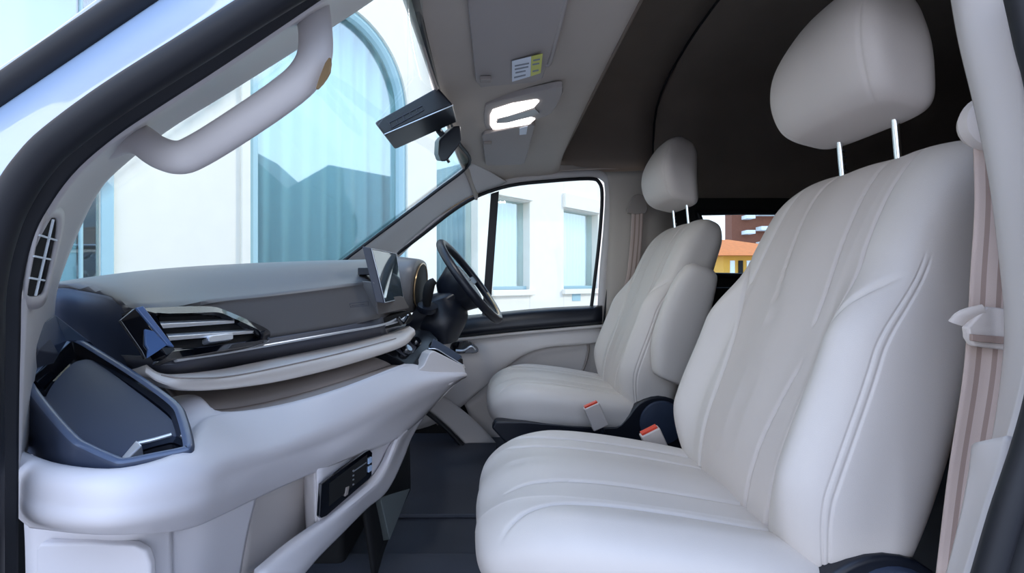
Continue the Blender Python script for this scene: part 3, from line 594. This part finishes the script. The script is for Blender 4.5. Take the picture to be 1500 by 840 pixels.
# tablet screen
tb = tag(empty('display_screen', A(565, 410, 1.4)), 'upright tablet-style touchscreen on top of the centre dashboard', 'screen')
TA, TB_, TC, TD = A(543, 363.5, 1.295), A(580, 371, 1.52), A(591, 438, 1.525), A(563, 445, 1.30)
off = Vector((-.022, -.006, .004))
hexa('casing', [TA, TB_, TC, TD], [p + off for p in (TA, TB_, TC, TD)], NAVY2, tb, bevel=.003)
nn = (TB_ - TA).cross(TD - TA).normalized(); nn = nn if nn.x > 0 else -nn
c4 = (TA + TB_ + TC + TD) / 4
g4 = [c4 + (p - c4) * .94 + nn * .0005 for p in (TA, TB_, TC, TD)]
hexa('glass_panel', g4, [p + nn * .0012 for p in g4], SCREEN, tb, bevel=0)
tube('bright_frame', [c4 + (p - c4) * .97 + nn * .001 for p in (TA, TB_, TC, TD)], .0012, SATIN, tb, n=1, ring=6, closed=True)
box('bracket', A(538, 398, 1.36), (.04, .05, .02), BLACK, tb)
# instrument cluster
ic = tag(empty('instrument_cluster', A(605, 410, 1.85)), 'hooded instrument cluster with dark oval opening behind the steering wheel', 'instrument cluster')
hs = []
for x_, g in ((-.48, 1.05), (-.42, 1.1), (-.33, 1.0), (-.305, .97), (-.30, .93)):
    c = Vector((x_, 1.86, -.01)); hs.append([c + Vector((0, .19 * g * (abs(math.cos(t)) ** .6) * (1 if math.cos(t) > 0 else -1), .105 * g * (abs(math.sin(t)) ** .7) * (1 if math.sin(t) > 0 else -1))) for t in [2 * math.pi * k / 40 for k in range(40)]])
for s_ in hs:
    for p in s_: p.x += -(p.z) * -.10
loft('hood', hs, PAD, ic, ang=45)
def ell(x_, ry, rz, n=40): return [Vector((x_ + z * .1, 1.86 + ry * c, -.01 + z)) for c, z in [(math.cos(2 * math.pi * k / n), rz * math.sin(2 * math.pi * k / n)) for k in range(n)]]
loft('oval_lens', [ell(-.2985, .15, .085), ell(-.296, .145, .08)], VOID, ic)
tube('bright_rim', ell(-.295, .15, .086), .003, GOLD, ic, n=1, closed=True, ring=8)
# steering wheel
WC = Vector((-.105, 1.87, .008)); u = Vector((.60, 0, -.80)); v_ = Vector((.06, 1, .05)).normalized(); v_ = (v_ - u * v_.dot(u)).normalized(); wn = u.cross(v_).normalized()
if wn.x < 0: wn = -wn
sw = tag(empty('steering_wheel', WC), 'black leather steering wheel on the right-hand-drive column', 'steering wheel')
def wp(a, r, h=0): return WC + u * (r * math.cos(a)) + v_ * (r * math.sin(a)) + wn * h
tube('rim', [wp(2 * math.pi * k / 48, .185) for k in range(48)], .0155, BLACK, sw, n=1, closed=True, ring=16, flat=1.1)
tube('bright_inlay', [wp(2 * math.pi * k / 40, .172, .010) for k in range(-7, 8)], .004, GOLD, sw, n=1, ring=8)
lathe('hub', [(.04, -.13), (.075, -.11), (.09, -.07), (.102, -.04), (.105, -.02), (.08, -.005), (.03, 0)], WC, wn, BLACK, sw, n=28, ang=50)
for a in (math.pi / 2, -math.pi / 2, 0.0):
    loft('spoke', [[wp(a, .05, -.03) + q for q in (v_ * .022 + wn * .01, -v_ * .022 + wn * .01, -v_ * .022 - wn * .012, v_ * .022 - wn * .012)] if a == 0 else [wp(a, .05, -.03) + q for q in (u * .022 + wn * .01, -u * .022 + wn * .01, -u * .022 - wn * .012, u * .022 - wn * .012)],
                   [wp(a, .178, 0) + q for q in (v_ * .016 + wn * .006, -v_ * .016 + wn * .006, -v_ * .016 - wn * .006, v_ * .016 - wn * .006)] if a == 0 else [wp(a, .178, 0) + q for q in (u * .016 + wn * .006, -u * .016 + wn * .006, -u * .016 - wn * .006, u * .016 - wn * .006)]], BLACK, sw, bevel=.004)
sc_ = tag(empty('steering_column', A(640, 460, 1.85)), 'black shrouded steering column behind the wheel with upright stalk', 'steering column')
def ov(c, a, b, d, ry, rz, n=28):
    c = Vector(c); return [c + Vector((0, 1, 0)) * (ry * math.cos(2 * math.pi * k / n)) + Vector(d) * (rz * math.sin(2 * math.pi * k / n)) for k in range(n)]
loft('shroud', [ov(A(608, 462, 1.85), 0, 0, (.5, 0, .85), .10, .09), ov(A(640, 455, 1.85), 0, 0, (.55, 0, .83), .10, .10), ov(A(665, 440, 1.86), 0, 0, (.6, 0, .8), .075, .075), ov(A(676, 428, 1.87), 0, 0, (.6, 0, .8), .06, .065)], BLACK, sc_, nv=4, ang=60)
loft('lower_cover', [ov(A(655, 500, 1.85), 0, 0, (1, 0, .1), .10, .04), ov(A(648, 470, 1.85), 0, 0, (1, 0, .2), .12, .10), ov(A(640, 440, 1.85), 0, 0, (1, 0, .3), .09, .09)], BLACK, sc_, nv=4, ang=60)
tube('stalk', L([(625, 455, 1.72), (626, 435, 1.70), (630, 418, 1.69), (637, 411, 1.69)]), lambda t: .011 + .008 * math.sin(math.pi * t), VOID, sc_, ring=12)
lathe('stalk_collar', [(.034, -.01), (.038, 0), (.036, .012), (.02, .014)], A(626, 452, 1.72), (.2, -.4, 1), BLACK, sc_)
# centre console with knobs and shifter
cpl2 = plane3(A(554, 513, 1.30), A(612, 541, 1.36), A(625, 489, 1.58))
cn = tag(empty('gear_console', on(600, 515, cpl2)), 'gloss black control panel with two chrome-ringed dials below the touchscreen', 'control panel')
slab('panel', [on(*p, cpl2, .004) for p in ((554, 513.5), (580, 500), (609, 484), (628, 486), (640, 498), (640, 508), (632, 511), (620, 534), (612, 540), (598, 538), (576, 525))], -cpl2[1] * .03, mat('dark_piano_panel', (14, 16, 22), .22, spec=.25), cn, bevel=.003)
slab('dial_tray', [on(*p, cpl2, .006) for p in ((577, 514), (603, 497), (613, 503), (604, 519), (592, 524))], -cpl2[1] * .003, NAVY2, cn, bevel=.001)
for px, py in ((592, 517), (606, 505)):
    lathe('dial', [(.017, 0), (.017, .010), (.013, .016), (.006, .016)], on(px, py, cpl2, .006), cpl2[1], GLOSS, cn, n=24)
    lathe('dial_ring', [(.0155, .0), (.0162, .002), (.0155, .003)], on(px, py, cpl2, .015), cpl2[1], CHROME, cn, n=24)
sh = slab('shifter_plinth', L([(628, 511, 1.41), (632, 504, 1.42), (678, 526, 1.50), (679, 535, 1.47), (655, 526, 1.44)]), (-.01, .06, .0), GLOSS, cn, bevel=.002)
slab('shifter_pad', L([(631, 508, 1.40), (635, 496, 1.43), (677, 522, 1.50), (671, 529, 1.46)]), (-.006, .03, -.008), NAVY, sh, bevel=.002)
tube('bright_line', L([(628, 511, 1.398), (640, 512, 1.40), (655, 521, 1.425), (678, 535, 1.455)]), .0014, SATIN, sh)
# console flank below
fpl = plane3(A(612, 541, 1.33), A(679, 535, 1.44), A(606, 575, 1.31))
slab('console_flank', [on(*p, fpl) for p in ((604, 541), (613, 542), (621, 535), (629, 518), (636, 514), (652, 522), (679, 536), (683, 546), (660, 565), (604, 565))], (-.03, .05, -.003), TRIM, db, bevel=.004)

# ------------------------------------------------------------------ floor furniture
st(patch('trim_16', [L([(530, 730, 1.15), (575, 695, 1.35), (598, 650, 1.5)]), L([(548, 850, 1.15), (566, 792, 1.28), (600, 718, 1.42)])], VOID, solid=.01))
mt = tag(bx('floor_mat', -.50, .02, .60, 1.30, -.748, -.735, CARPET, bevel=.003), 'charcoal rubber mat on the near footwell floor', 'floor mat')
mt2 = tag(bx('floor_mat', -.50, .0, 1.52, 2.2, -.748, -.735, CARPET, bevel=.003), 'charcoal rubber mat in the far driver footwell', 'floor mat')
fpad = tag(slab('footrest', L([(557, 729, 1.19), (601, 716, 1.36), (571, 792, 1.22)]), (-.03, .03, -.02), mat('grey_green_carpet', (96, 104, 104), .9, bump=(500, .5, 'n')), bevel=.003), 'grey wedge-shaped carpet pad on the tunnel under the dashboard', 'footrest')
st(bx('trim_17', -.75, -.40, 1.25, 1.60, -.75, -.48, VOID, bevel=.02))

# ------------------------------------------------------------------ seats
def sm(x, a, b):
    t = np.clip((x - a) / (b - a), 0, 1); return t * t * (3 - 2 * t)
def body(name, ctrl, yc, n_of, seams, bolster, m, parent, nU=620, nV=210, p=.55, insert=None, thick_front=.5, rings=()):
    # ctrl: rows (t, X, Z, halfwidth, thickness); n_of(t) -> unit normal of the padded face in XZ
    c = np.array(ctrl); T = np.linspace(0, 1, nV)
    def it(k):
        pts = cat1([Vector((r[0], r[k], 0)) for r in ctrl], 12); xs = np.array([q.x for q in pts]); ys = np.array([q.y for q in pts]); return np.interp(T, xs, ys)
    X, Z, Wd, Th = it(1), it(2), it(3), it(4)
    ph = np.linspace(0, 2 * math.pi, nU, endpoint=False)
    # more samples on padded side
    cs, sn = np.cos(ph), np.sin(ph)
    S0 = np.sign(cs) * np.abs(cs) ** p; D0 = np.sign(sn) * np.abs(sn) ** p
    V = np.zeros((nV, nU, 3))
    for i in range(nV):
        nx, nz = n_of(T[i]); q = S0; s = Wd[i] * q
        front = sn > 0
        d = np.where(front, D0 * Th[i] * thick_front, D0 * Th[i] * (1 - thick_front))
        amp = np.where(front, np.abs(sn) ** .35, 0)
        h = bolster(q, T[i]) * amp
        for fn, dep, wd in seams:
            q0 = fn(T[i])
            if q0 is None: continue
            dep = dep * getattr(fn, 'fade', lambda t: 1)(T[i])
            g = np.exp(-((q - q0) * Wd[i] / wd) ** 2) * dep; h = h - g * amp
        for p0, dep, wd, ta, tb in rings:
            fd = float(sm(np.array(T[i]), ta, ta + .04)) * (1 - float(sm(np.array(T[i]), tb - .05, tb)))
            for pc in (p0, math.pi - p0):
                g = np.exp(-((ph - pc) * Th[i] / wd) ** 2) * dep * fd
                s = s * (1 - g / max(Wd[i], .02)); d = d - g * .5
        V[i, :, 0] = X[i] + nx * (d + h); V[i, :, 1] = yc + s; V[i, :, 2] = Z[i] + nz * (d + h)
    vs = V.reshape(-1, 3).tolist()
    fs = []; mi = []
    for i in range(nV - 1):
        for j in range(nU):
            j2 = (j + 1) % nU; fs.append((i * nU + j, i * nU + j2, (i + 1) * nU + j2, (i + 1) * nU + j))
            mi.append(1 if (insert and sn[j] > 0 and insert(S0[j], T[i])) else 0)
    fs.append(tuple(range(nU))); mi.append(0); fs.append(tuple((nV - 1) * nU + j for j in range(nU))); mi.append(0)
    return mesh(name, vs, fs, m, parent, ang=80, mi=mi)
def wave(pts):
    xs = [a for a, b in pts]; ys = [b for a, b in pts]
    P = cat1([Vector((a, b, 0)) for a, b in pts], 8); X_ = [q.x for q in P]; Y_ = [q.y for q in P]
    fn = lambda t: None if (t < xs[0] or t > xs[-1]) else float(np.interp(t, X_, Y_))
    def fade(t, a=xs[0], b=xs[-1]):
        k = min(1, max(0, (t - a) / .03)) if a > .03 else 1; m_ = min(1, max(0, (b - t) / .05)) if b < .97 else 1
        return k * k * (3 - 2 * k) * m_ * m_ * (3 - 2 * m_)
    fn.fade = fade; return fn
SY = .94
seat = tag(empty('passenger_seat', (.35, SY, -.75)), 'cream leather front passenger seat, nearest the camera, with tall headrest on chrome posts', 'seat')
bcen = math.radians(22)
BK = [(0.0, .535, -.47, .215, .14), (.06, .530, -.44, .245, .19), (.2, .557, -.33, .262, .215), (.4, .608, -.19, .258, .21), (.55, .648, -.08, .250, .20), (.7, .686, .03, .238, .182), (.82, .718, .110, .232, .165), (.91, .745, .166, .226, .145), (.965, .762, .202, .210, .11), (.988, .772, .220, .186, .07), (1, .776, .228, .14, .02)]
def bn(t): a = math.radians(20 + 4 * t); return (-math.cos(a), math.sin(a))
def bb(q, t):
    lo = .056 * float(sm(np.array(t), .0, .2)) * (1 - float(sm(np.array(t), .47, .68))) + .012 * float(sm(np.array(t), .4, .7)) * (1 - float(sm(np.array(t), .85, 1.0)))
    e = sm(np.abs(q), .55, .88)
    return lo * e - .004 * (1 - sm(np.abs(q), .3, .75)) + .004 * np.cos(np.clip(q * 9, -9, 9)) * (np.abs(q) < .52) * float(sm(np.array(t), .1, .3)) * .5
S1 = [(.0, .45), (.12, .43), (.3, .44), (.45, .50), (.55, .60), (.62, .68), (.68, .82), (.73, .97)]
S6 = [(.0, -.60), (.2, -.61), (.4, -.64), (.50, -.72), (.58, -.84), (.65, -.97)]
seams_b = [(wave(S1), .0075, .0045), (wave(S6), .009, .005),
           (wave([(.60, .60), (.75, .62), (.9, .66), (.98, .72)]), .006, .0030), (wave([(.03, .03), (.3, .0), (.45, .05), (.6, .13), (.8, .27), (.98, .36)]), .006, .0030),
           (wave([(.50, -.44), (.6, -.43), (.75, -.38), (.98, -.30)]), .006, .0030), (wave([(.03, -.33), (.2, -.36), (.34, -.41), (.44, -.48)]), .006, .0030),
           (wave([(.46, -.68), (.6, -.70), (.7, -.66), (.85, -.63), (.98, -.62)]), .006, .0030)]
f1 = wave([(0, .45), (.12, .43), (.3, .44), (.45, .50), (.55, .60), (.62, .60), (.75, .62), (.9, .66), (1.0, .72)])
f6 = wave([(0, -.60), (.2, -.61), (.4, -.64), (.50, -.70), (.6, -.70), (.7, -.66), (.85, -.63), (1.0, -.62)])
body('backrest', BK, SY, bn, seams_b, bb, [LEATHER, LEATHER2], seat, insert=lambda q, t: f6(t) < q < f1(t), rings=((.22, .0022, .0024, .02, .70), (.29, .0022, .0024, .02, .70)))
# stitched side seam on the near and far bolster
CU = [(0, .60, -.485, .22, .08), (.04, .58, -.482, .235, .10), (.25, .44, -.464, .262, .13), (.5, .29, -.447, .272, .15), (.7, .17, -.437, .270, .16), (.84, .085, -.437, .255, .165), (.92, .035, -.447, .235, .16), (.97, .0, -.467, .21, .14), (.992, -.016, -.487, .17, .10), (1, -.022, -.497, .12, .05)]
def cn_(t): 
    a = math.radians(float(2 + 28 * max(0, (t - .8) / .2) ** 1.5)); return (-math.sin(a), math.cos(a))
def cb(q, t):
    e = sm(np.abs(q), .58, .82)
    return .013 * e * float(sm(np.array(t), .05, .25)) * (1 - float(sm(np.array(t), .75, .98))) + .003 * np.cos(q * 9) * (np.abs(q) < .55)
cs_ = [(.02, .66), (.3, .62), (.6, .60), (.76, .62), (.85, .68), (.91, .80), (.95, .96)]
seams_c = [(wave(cs_), .0065, .0038), (wave([(a, -b) for a, b in cs_]), .0065, .0038)]
for q0 in (.38, .06, -.28):
    seams_c.append((wave([(.05, q0 * .95), (.4, q0), (.7, q0 * 1.0), (.86, q0 * 1.15), (.93, q0 * 1.5)]), .006, .0030))
body('cushion', CU, SY, cn_, seams_c, cb, [LEATHER, LEATHER], seat)
# headrest
HR = [(0, .700, .302, .105, .05), (.04, .695, .306, .128, .10), (.15, .686, .328, .146, .138), (.38, .676, .378, .153, .156), (.60, .678, .430, .146, .156), (.78, .694, .482, .120, .142), (.90, .712, .522, .092, .118), (.975, .728, .548, .062, .07), (1, .735, .556, .035, .02)]
def hn(t): a = math.radians(14 + 16 * t); return (-math.cos(a), math.sin(a))
def hb_(q, t): return .004 * (1 - q * q)
hr = body('headrest', HR, SY, hn, [(lambda t: .86, .003, .003), (lambda t: -.86, .003, .003)], hb_, [LEATHER2, LEATHER2], seat, nU=200, nV=90, p=.45)
for s_ in (-.07, .07):
    tube('headrest_post', [(.738, SY + s_, .16), (.729, SY + s_, .25), (.722, SY + s_, .33)], .0065, CHROME, seat, n=2, ring=14)
    tube('post_guide', [(.733, SY + s_ - .028, .2155), (.731, SY + s_, .2215), (.733, SY + s_ + .028, .2155)], .0085, LEATHER2, seat, n=4, ring=12, flat=.8)
for k in range(4):
    box('post_notch', (.7335 - .0015 * k, SY + .07 - .0055, .236 + k * .014), (.007, .004, .004), VOID, seat, bevel=0)
# base and recliner cover
sb_ = bx('seat_base', .06, .62, SY - .20, SY + .20, -.75, -.50, BLACK, seat, bevel=.02)
for sgn in (-1, 1):
    yb = SY + sgn * .265
    slab('side_cover', [Vector((.0 + a, yb, b)) for a, b in ((-.005, -.470), (.36, -.490), (.43, -.47), (.48, -.41), (.55, -.385), (.62, -.41), (.655, -.48), (.64, -.55), (.58, -.60), (.30, -.62), (.10, -.62), (.045, -.56))], (0, -sgn * .05, 0), BLACK, seat, n=3, bevel=.008)
    lathe('recliner_cap', [(.075, 0), (.072, .008), (.05, .012), (.01, .013)], (.56, yb, -.475), (0, sgn, 0), NAVY, seat, n=28)
# the driver seat is the same seat, further across the cabin
ds = copytree(seat); ds.location.y += .95; ds.name = 'driver_seat'
tag(ds, 'cream leather driver seat behind the steering wheel, with folded-up armrest', 'seat')
for o_ in (seat, ds): o_['group'] = 'front seats'
bpy.context.view_layer.update()
dy = SY + .95
# folded armrest on the inner side of the driver seat
ar = []
for (x_, z_, w_, h_) in ((.570, -.325, .022, .035), (.572, -.305, .034, .060), (.592, -.20, .036, .080), (.640, -.05, .036, .074), (.672, .03, .034, .058), (.682, .052, .022, .038)):
    ar.append([Vector((x_ + h_ * (abs(math.cos(t)) ** .7) * (1 if math.cos(t) > 0 else -1) * .93, dy - .305 + w_ * (abs(math.sin(t)) ** .7) * (1 if math.sin(t) > 0 else -1), z_ + h_ * (abs(math.cos(t)) ** .7) * (1 if math.cos(t) > 0 else -1) * -.36)) for t in [2 * math.pi * k / 28 for k in range(28)]])
loft('armrest', ar, LEATHER, ds, nv=6, ang=70)
# buckles
def buckle(p, d, label, k=1.5):
    b = tag(empty('belt_buckle', p), label, 'buckle'); p = Vector(p); d = Vector(d).normalized()
    ay = (Vector((0, 1, 0)) - d * d.y).normalized(); ax = ay.cross(d); r = Matrix((ax, ay, d)).transposed()
    box('casing', p + d * .03, (.036 * k, .022, .075 * 1.1), LEATHER2, b, bevel=.004, rot=r)
    box('release_button', p + d * .073, (.030 * k, .014, .008), RED, b, bevel=.001, rot=r)
    tube('stem', [p - d * .09, p - d * .0], .008, BLACK, b, n=2)
buckle(A(878, 622, 1.56), (-.45, -.1, 1), 'beige seat belt buckle with red button beside the driver seat cushion')
buckle(A(966, 664, 1.26), (-.5, -.2, 1), 'seat belt buckle with red button tucked behind the near passenger cushion')

# ------------------------------------------------------------------ seat belts
def webbing(name, path, wv, parent):
    P = cat1(path, 6); n = len(P); k = 9; vs = []; mi = []
    for p in P:
        for j in range(k):
            vs.append(p + Vector(wv) * (j / (k - 1) - .5) )
    fs = []
    for i in range(n - 1):
        for j in range(k - 1): fs.append((i * k + j, i * k + j + 1, (i + 1) * k + j + 1, (i + 1) * k + j)); mi.append(1 if j in (2, 5) else 0)
    return mesh(name, vs, fs, [BELT, BELT2], parent, solid=.0016, mi=mi)
sb1 = tag(empty('seat_belt', A(1440, 400, .6)), 'beige ribbed seat belt hanging by the near door pillar', 'seat belt', 'front seat belts')
webbing('webbing', L([(1456, 205, .60), (1458, 300, .60), (1452, 400, .60), (1448, 470, .60), (1440, 560, .60), (1418, 700, .61), (1398, 860, .62)]), (.041, -.012, 0), sb1)
webbing('webbing', L([(1466, 205, .625), (1472, 300, .625), (1470, 400, .625), (1464, 480, .625), (1450, 580, .63), (1430, 700, .635), (1410, 860, .64)]), (.038, .0, 0), sb1)
dr = lathe('guide_ring', [(.030, -.012), (.036, 0), (.034, .012), (.02, .018)], A(1452, 180, .60), (-.2, -1, 0), LEATHER2, sb1)
slab('latch_plate', L([(1418, 480, .588), (1446, 449, .584), (1486, 454, .580), (1487, 474, .580), (1476, 514, .582), (1428, 508, .586), (1420, 496, .588)]), (0, .010, 0), LEATHER2, sb1, bevel=.003)
slab('latch_slot', L([(1424, 490, .583), (1475, 494, .577), (1474, 505, .577), (1424, 500, .583)]), (0, .004, 0), BELT2, sb1, bevel=.001)
tube('latch_tongue', L([(1402, 474, .60), (1412, 463, .595), (1440, 455, .588)]), lambda t: .011 - .002 * t, LEATHER2, sb1, flat=.5)
sb2 = tag(empty('seat_belt', A(932, 360, 2.25)), 'beige seat belt hanging on the far door pillar behind driver seat', 'seat belt', 'front seat belts')
webbing('webbing', L([(934, 305, 2.25), (932, 350, 2.25), (927, 400, 2.25), (921, 432, 2.25), (915, 520, 2.25)]), (.055, 0, 0), sb2)
slab('guide_ring', L([(920, 312, 2.24), (922, 300, 2.24), (930, 286, 2.24), (942, 286, 2.24), (948, 300, 2.24), (946, 312, 2.24)]), (0, .02, 0), TAUPE, sb2, n=2, bevel=.003)
slab('latch_plate', L([(912, 424, 2.235), (928, 422, 2.235), (930, 432, 2.235), (914, 434, 2.235)]), (0, .01, 0), TAUPE, sb2)

# ------------------------------------------------------------------ overhead
hz = plane3(A(698, 125, 1.34), A(686, 0, .915), A(795, 105, 1.24))
vs1 = tag(empty('sun_visor', on(745, 50, hz)), 'large grey sun visor with white and yellow warning label, passenger side', 'sun visor', 'sun visors')
zv = .553
def vis(name, c, par, m=VISOR, th=.016, b=.005, n=0): return slab(name, [Vector(p) for p in c], (0, 0, th), m, par, bevel=b, n=n)
vis('board', [(-.058, .70, .545), (-.058, 1.30, .548), (-.045, 1.345, .548), (-.03, 1.335, .548), (.10, 1.325, .555), (.125, 1.30, .556), (.15, .70, .556)], vs1)
tube('pivot_arm', [(.135, .75, .56), (.135, 1.18, .56), (.125, 1.22, .558)], .006, VISOR, vs1)
box('clip', (-.03, 1.27, .542), (.03, .022, .012), TAUPE, vs1, bevel=.003)
def lab(c, m, z, par, name='label'): return slab(name, [Vector((a, b, z)) for a, b in c], (0, 0, .001), m, par, bevel=0)
def g(px, py, z): y = z * F / (CY - py); return ((px - CX) * y / F, y)
zl = .5455
lab([g(750, 90, zl), g(778, 83, zl), g(777, 112, zl), g(750, 120, zl)], STICK, zl, vs1, 'warning_label')
lab([g(778.3, 83, zl), g(795, 79, zl), g(792, 107, zl), g(777.3, 112, zl)], STICKY, zl, vs1, 'warning_label')
zl -= .0006
for a, b in (((754, 96), (775, 92)), ((754, 101), (774, 97)), ((755, 106), (770, 103)), ((753, 113), (770, 109)), ((781, 88), (791, 86)), ((780, 94), (790, 92)), ((780, 104), (789, 102))):
    lab([g(a[0], a[1], zl), g(b[0], b[1], zl), g(b[0], b[1] + 2, zl), g(a[0], a[1] + 2, zl)], CARW, zl, vs1, 'print_line')
vs2 = tag(empty('sun_visor', (.03, 1.95, .55)), 'smaller grey sun visor beyond the roof lamp, above the driver', 'sun visor', 'sun visors')
vis('board', [(-.055, 1.76, .540), (-.045, 1.74, .542), (.12, 1.66, .552), (.135, 1.68, .552), (.125, 2.12, .535), (.11, 2.14, .53), (-.04, 2.12, .52), (-.05, 2.1, .52)], vs2)
box('clip', (-.035, 1.82, .535), (.03, .02, .010), TAUPE, vs2, bevel=.003)
zl = .5445; lab([g(761, 188, zl), g(773, 185, zl), g(771, 197, zl), g(761, 198, zl)], STICK, zl, vs2, 'warning_label')
# lamp
lm = tag(empty('roof_lamp', (.06, 1.48, .56)), 'lit roof lamp in a grey oval housing between the sun visors', 'lamp')
zz = .557
def gz(pts, z=zz): return [Vector((*g(a, b, z), z)) for a, b in pts]
slab('housing', gz([(710, 158), (718, 152), (760, 141), (800, 132), (824, 129), (820, 146), (808, 166), (790, 174), (740, 189), (716, 192), (709, 180)]), (0, 0, .02), VISOR, lm, n=2, bevel=.003)
zz2 = .553
slab('lens', gz([(718, 170), (722, 162), (750, 153), (786, 147), (790, 149), (782, 158), (745, 170), (728, 174), (726, 181), (745, 181), (778, 173), (784, 175), (776, 182), (740, 190), (722, 190), (718, 184)], zz2), (0, 0, .006), LIGHT, lm, bevel=.001)
slab('switch_panel', gz([(729, 175), (750, 169), (784, 160), (790, 166), (778, 171), (744, 180), (727, 181)], zz2), (0, 0, .006), LENS, lm, bevel=.001)
ld = bpy.data.lights.new('roof_lamp_bulb', 'AREA'); lo = bpy.data.objects.new('roof_lamp_bulb', ld); COL.objects.link(lo); ld.energy = .5; ld.size = .08; lo.location = (.02, 1.48, .545); lo.parent = lm; lo.matrix_parent_inverse = lm.matrix_world.inverted()
# windscreen camera housing
ch = tag(empty('camera_housing', A(600, 175, 1.4)), 'long dark blue sensor housing fixed high on the windscreen', 'sensor housing')
hexa('casing', L([(548, 179, 1.28), (641, 127, 1.28), (664, 153, 1.28), (563, 198, 1.28)]), [Vector((p.x, 1.42, p.z)) for p in L([(548, 179, 1.28), (641, 127, 1.28), (664, 153, 1.28), (563, 198, 1.28)])], BLACK, ch, bevel=.006)
tube('edge_highlight', L([(563, 197, 1.277), (664, 154, 1.277)]), .0015, SATIN, ch, n=1)
for k in range(5):
    t = k / 4
    tube('cooling_slot', [A(573 + 10 * k, 187 - 5 * k, 1.277), A(570 + 10 * k, 180 - 5 * k, 1.277)], .0012, NAVY2, ch, n=1, ring=6)
tube('slot_frame', L([(570, 180, 1.278), (618, 155, 1.278), (621, 161, 1.278), (574, 187, 1.278)]), .0009, NAVY2, ch, n=1, ring=6, closed=True)
# small embossed characters on the underside
zb = A(563, 198, 1.28)
for k, (dx, dz) in enumerate(((0, 0), (4, -1.5), (8, -3), (12, -5))):
    p = A(602 + dx, 203 + dz, 1.405); tube('embossed_mark', [p + Vector((-.003, 0, -.003)), p + Vector((.002, .006, -.003)), p + Vector((.003, .016, -.003))], .001, CARW, ch, n=2, ring=6)
tube('bracket', L([(640, 178, 1.44), (642, 190, 1.47), (650, 200, 1.48)]), .010, BLACK, ch)
# mirror
mi_ = tag(empty('rear_view_mirror', A(660, 210, 1.45)), 'dark interior rear-view mirror seen end-on below the sensor housing', 'mirror')
slab('shell', L([(643, 205, 1.42), (648, 200, 1.42), (664, 185, 1.42), (675, 184, 1.42), (676, 205, 1.42), (672, 214, 1.42), (655, 236, 1.42), (646, 237, 1.42), (642, 226, 1.42)]), (-.03, .13, .035), BLACK, mi_, n=0, bevel=.006)
slab('mirror_glass', L([(665, 186, 1.428), (674.5, 186, 1.428), (675.5, 204, 1.428), (656, 234, 1.428)]), (-.022, .115, .033), CHROME, mi_, bevel=.002)
tube('dip_lever', L([(654, 232, 1.5), (658, 238, 1.5)]), .005, BLACK, mi_, n=1)
# extra seam trim on the far roof side
st(tube('trim_18', [(.768, 1.41 + (y - 1.41) * .975, .4 + (z - .4) * .972) for y, z in ((YF + .02, .50), (YF + .02, .55), (YF - .04, .86), (1.95, .98), (1.41, 1.0), (.9, .98), (YN + .06, .86))], .005, VOID, n=4))

# vents, cup holder, cluster and console panel are fixed parts of the dashboard
def demote(e, main, name):
    kids = list(e.children)
    for k in kids:
        for g_ in list(k.children):
            g_.parent = main; g_.matrix_parent_inverse = Matrix.Identity(4)
        if k is not main: k.parent = main; k.matrix_parent_inverse = Matrix.Identity(4)
    main.parent = db; main.matrix_parent_inverse = db.matrix_world.inverted()
    main['label'] = e['label']; bpy.data.objects.remove(e); main.name = name
bpy.context.view_layer.update()
def kid(e, nm): return [c for c in e.children if c.name.split('.')[0] == nm][0]
demote(av, kid(av, 'bezel'), 'air_vent'); demote(cp, kid(cp, 'shell'), 'cup_holder'); demote(ic, kid(ic, 'hood'), 'instrument_cluster'); demote(cn, kid(cn, 'panel'), 'gear_console')
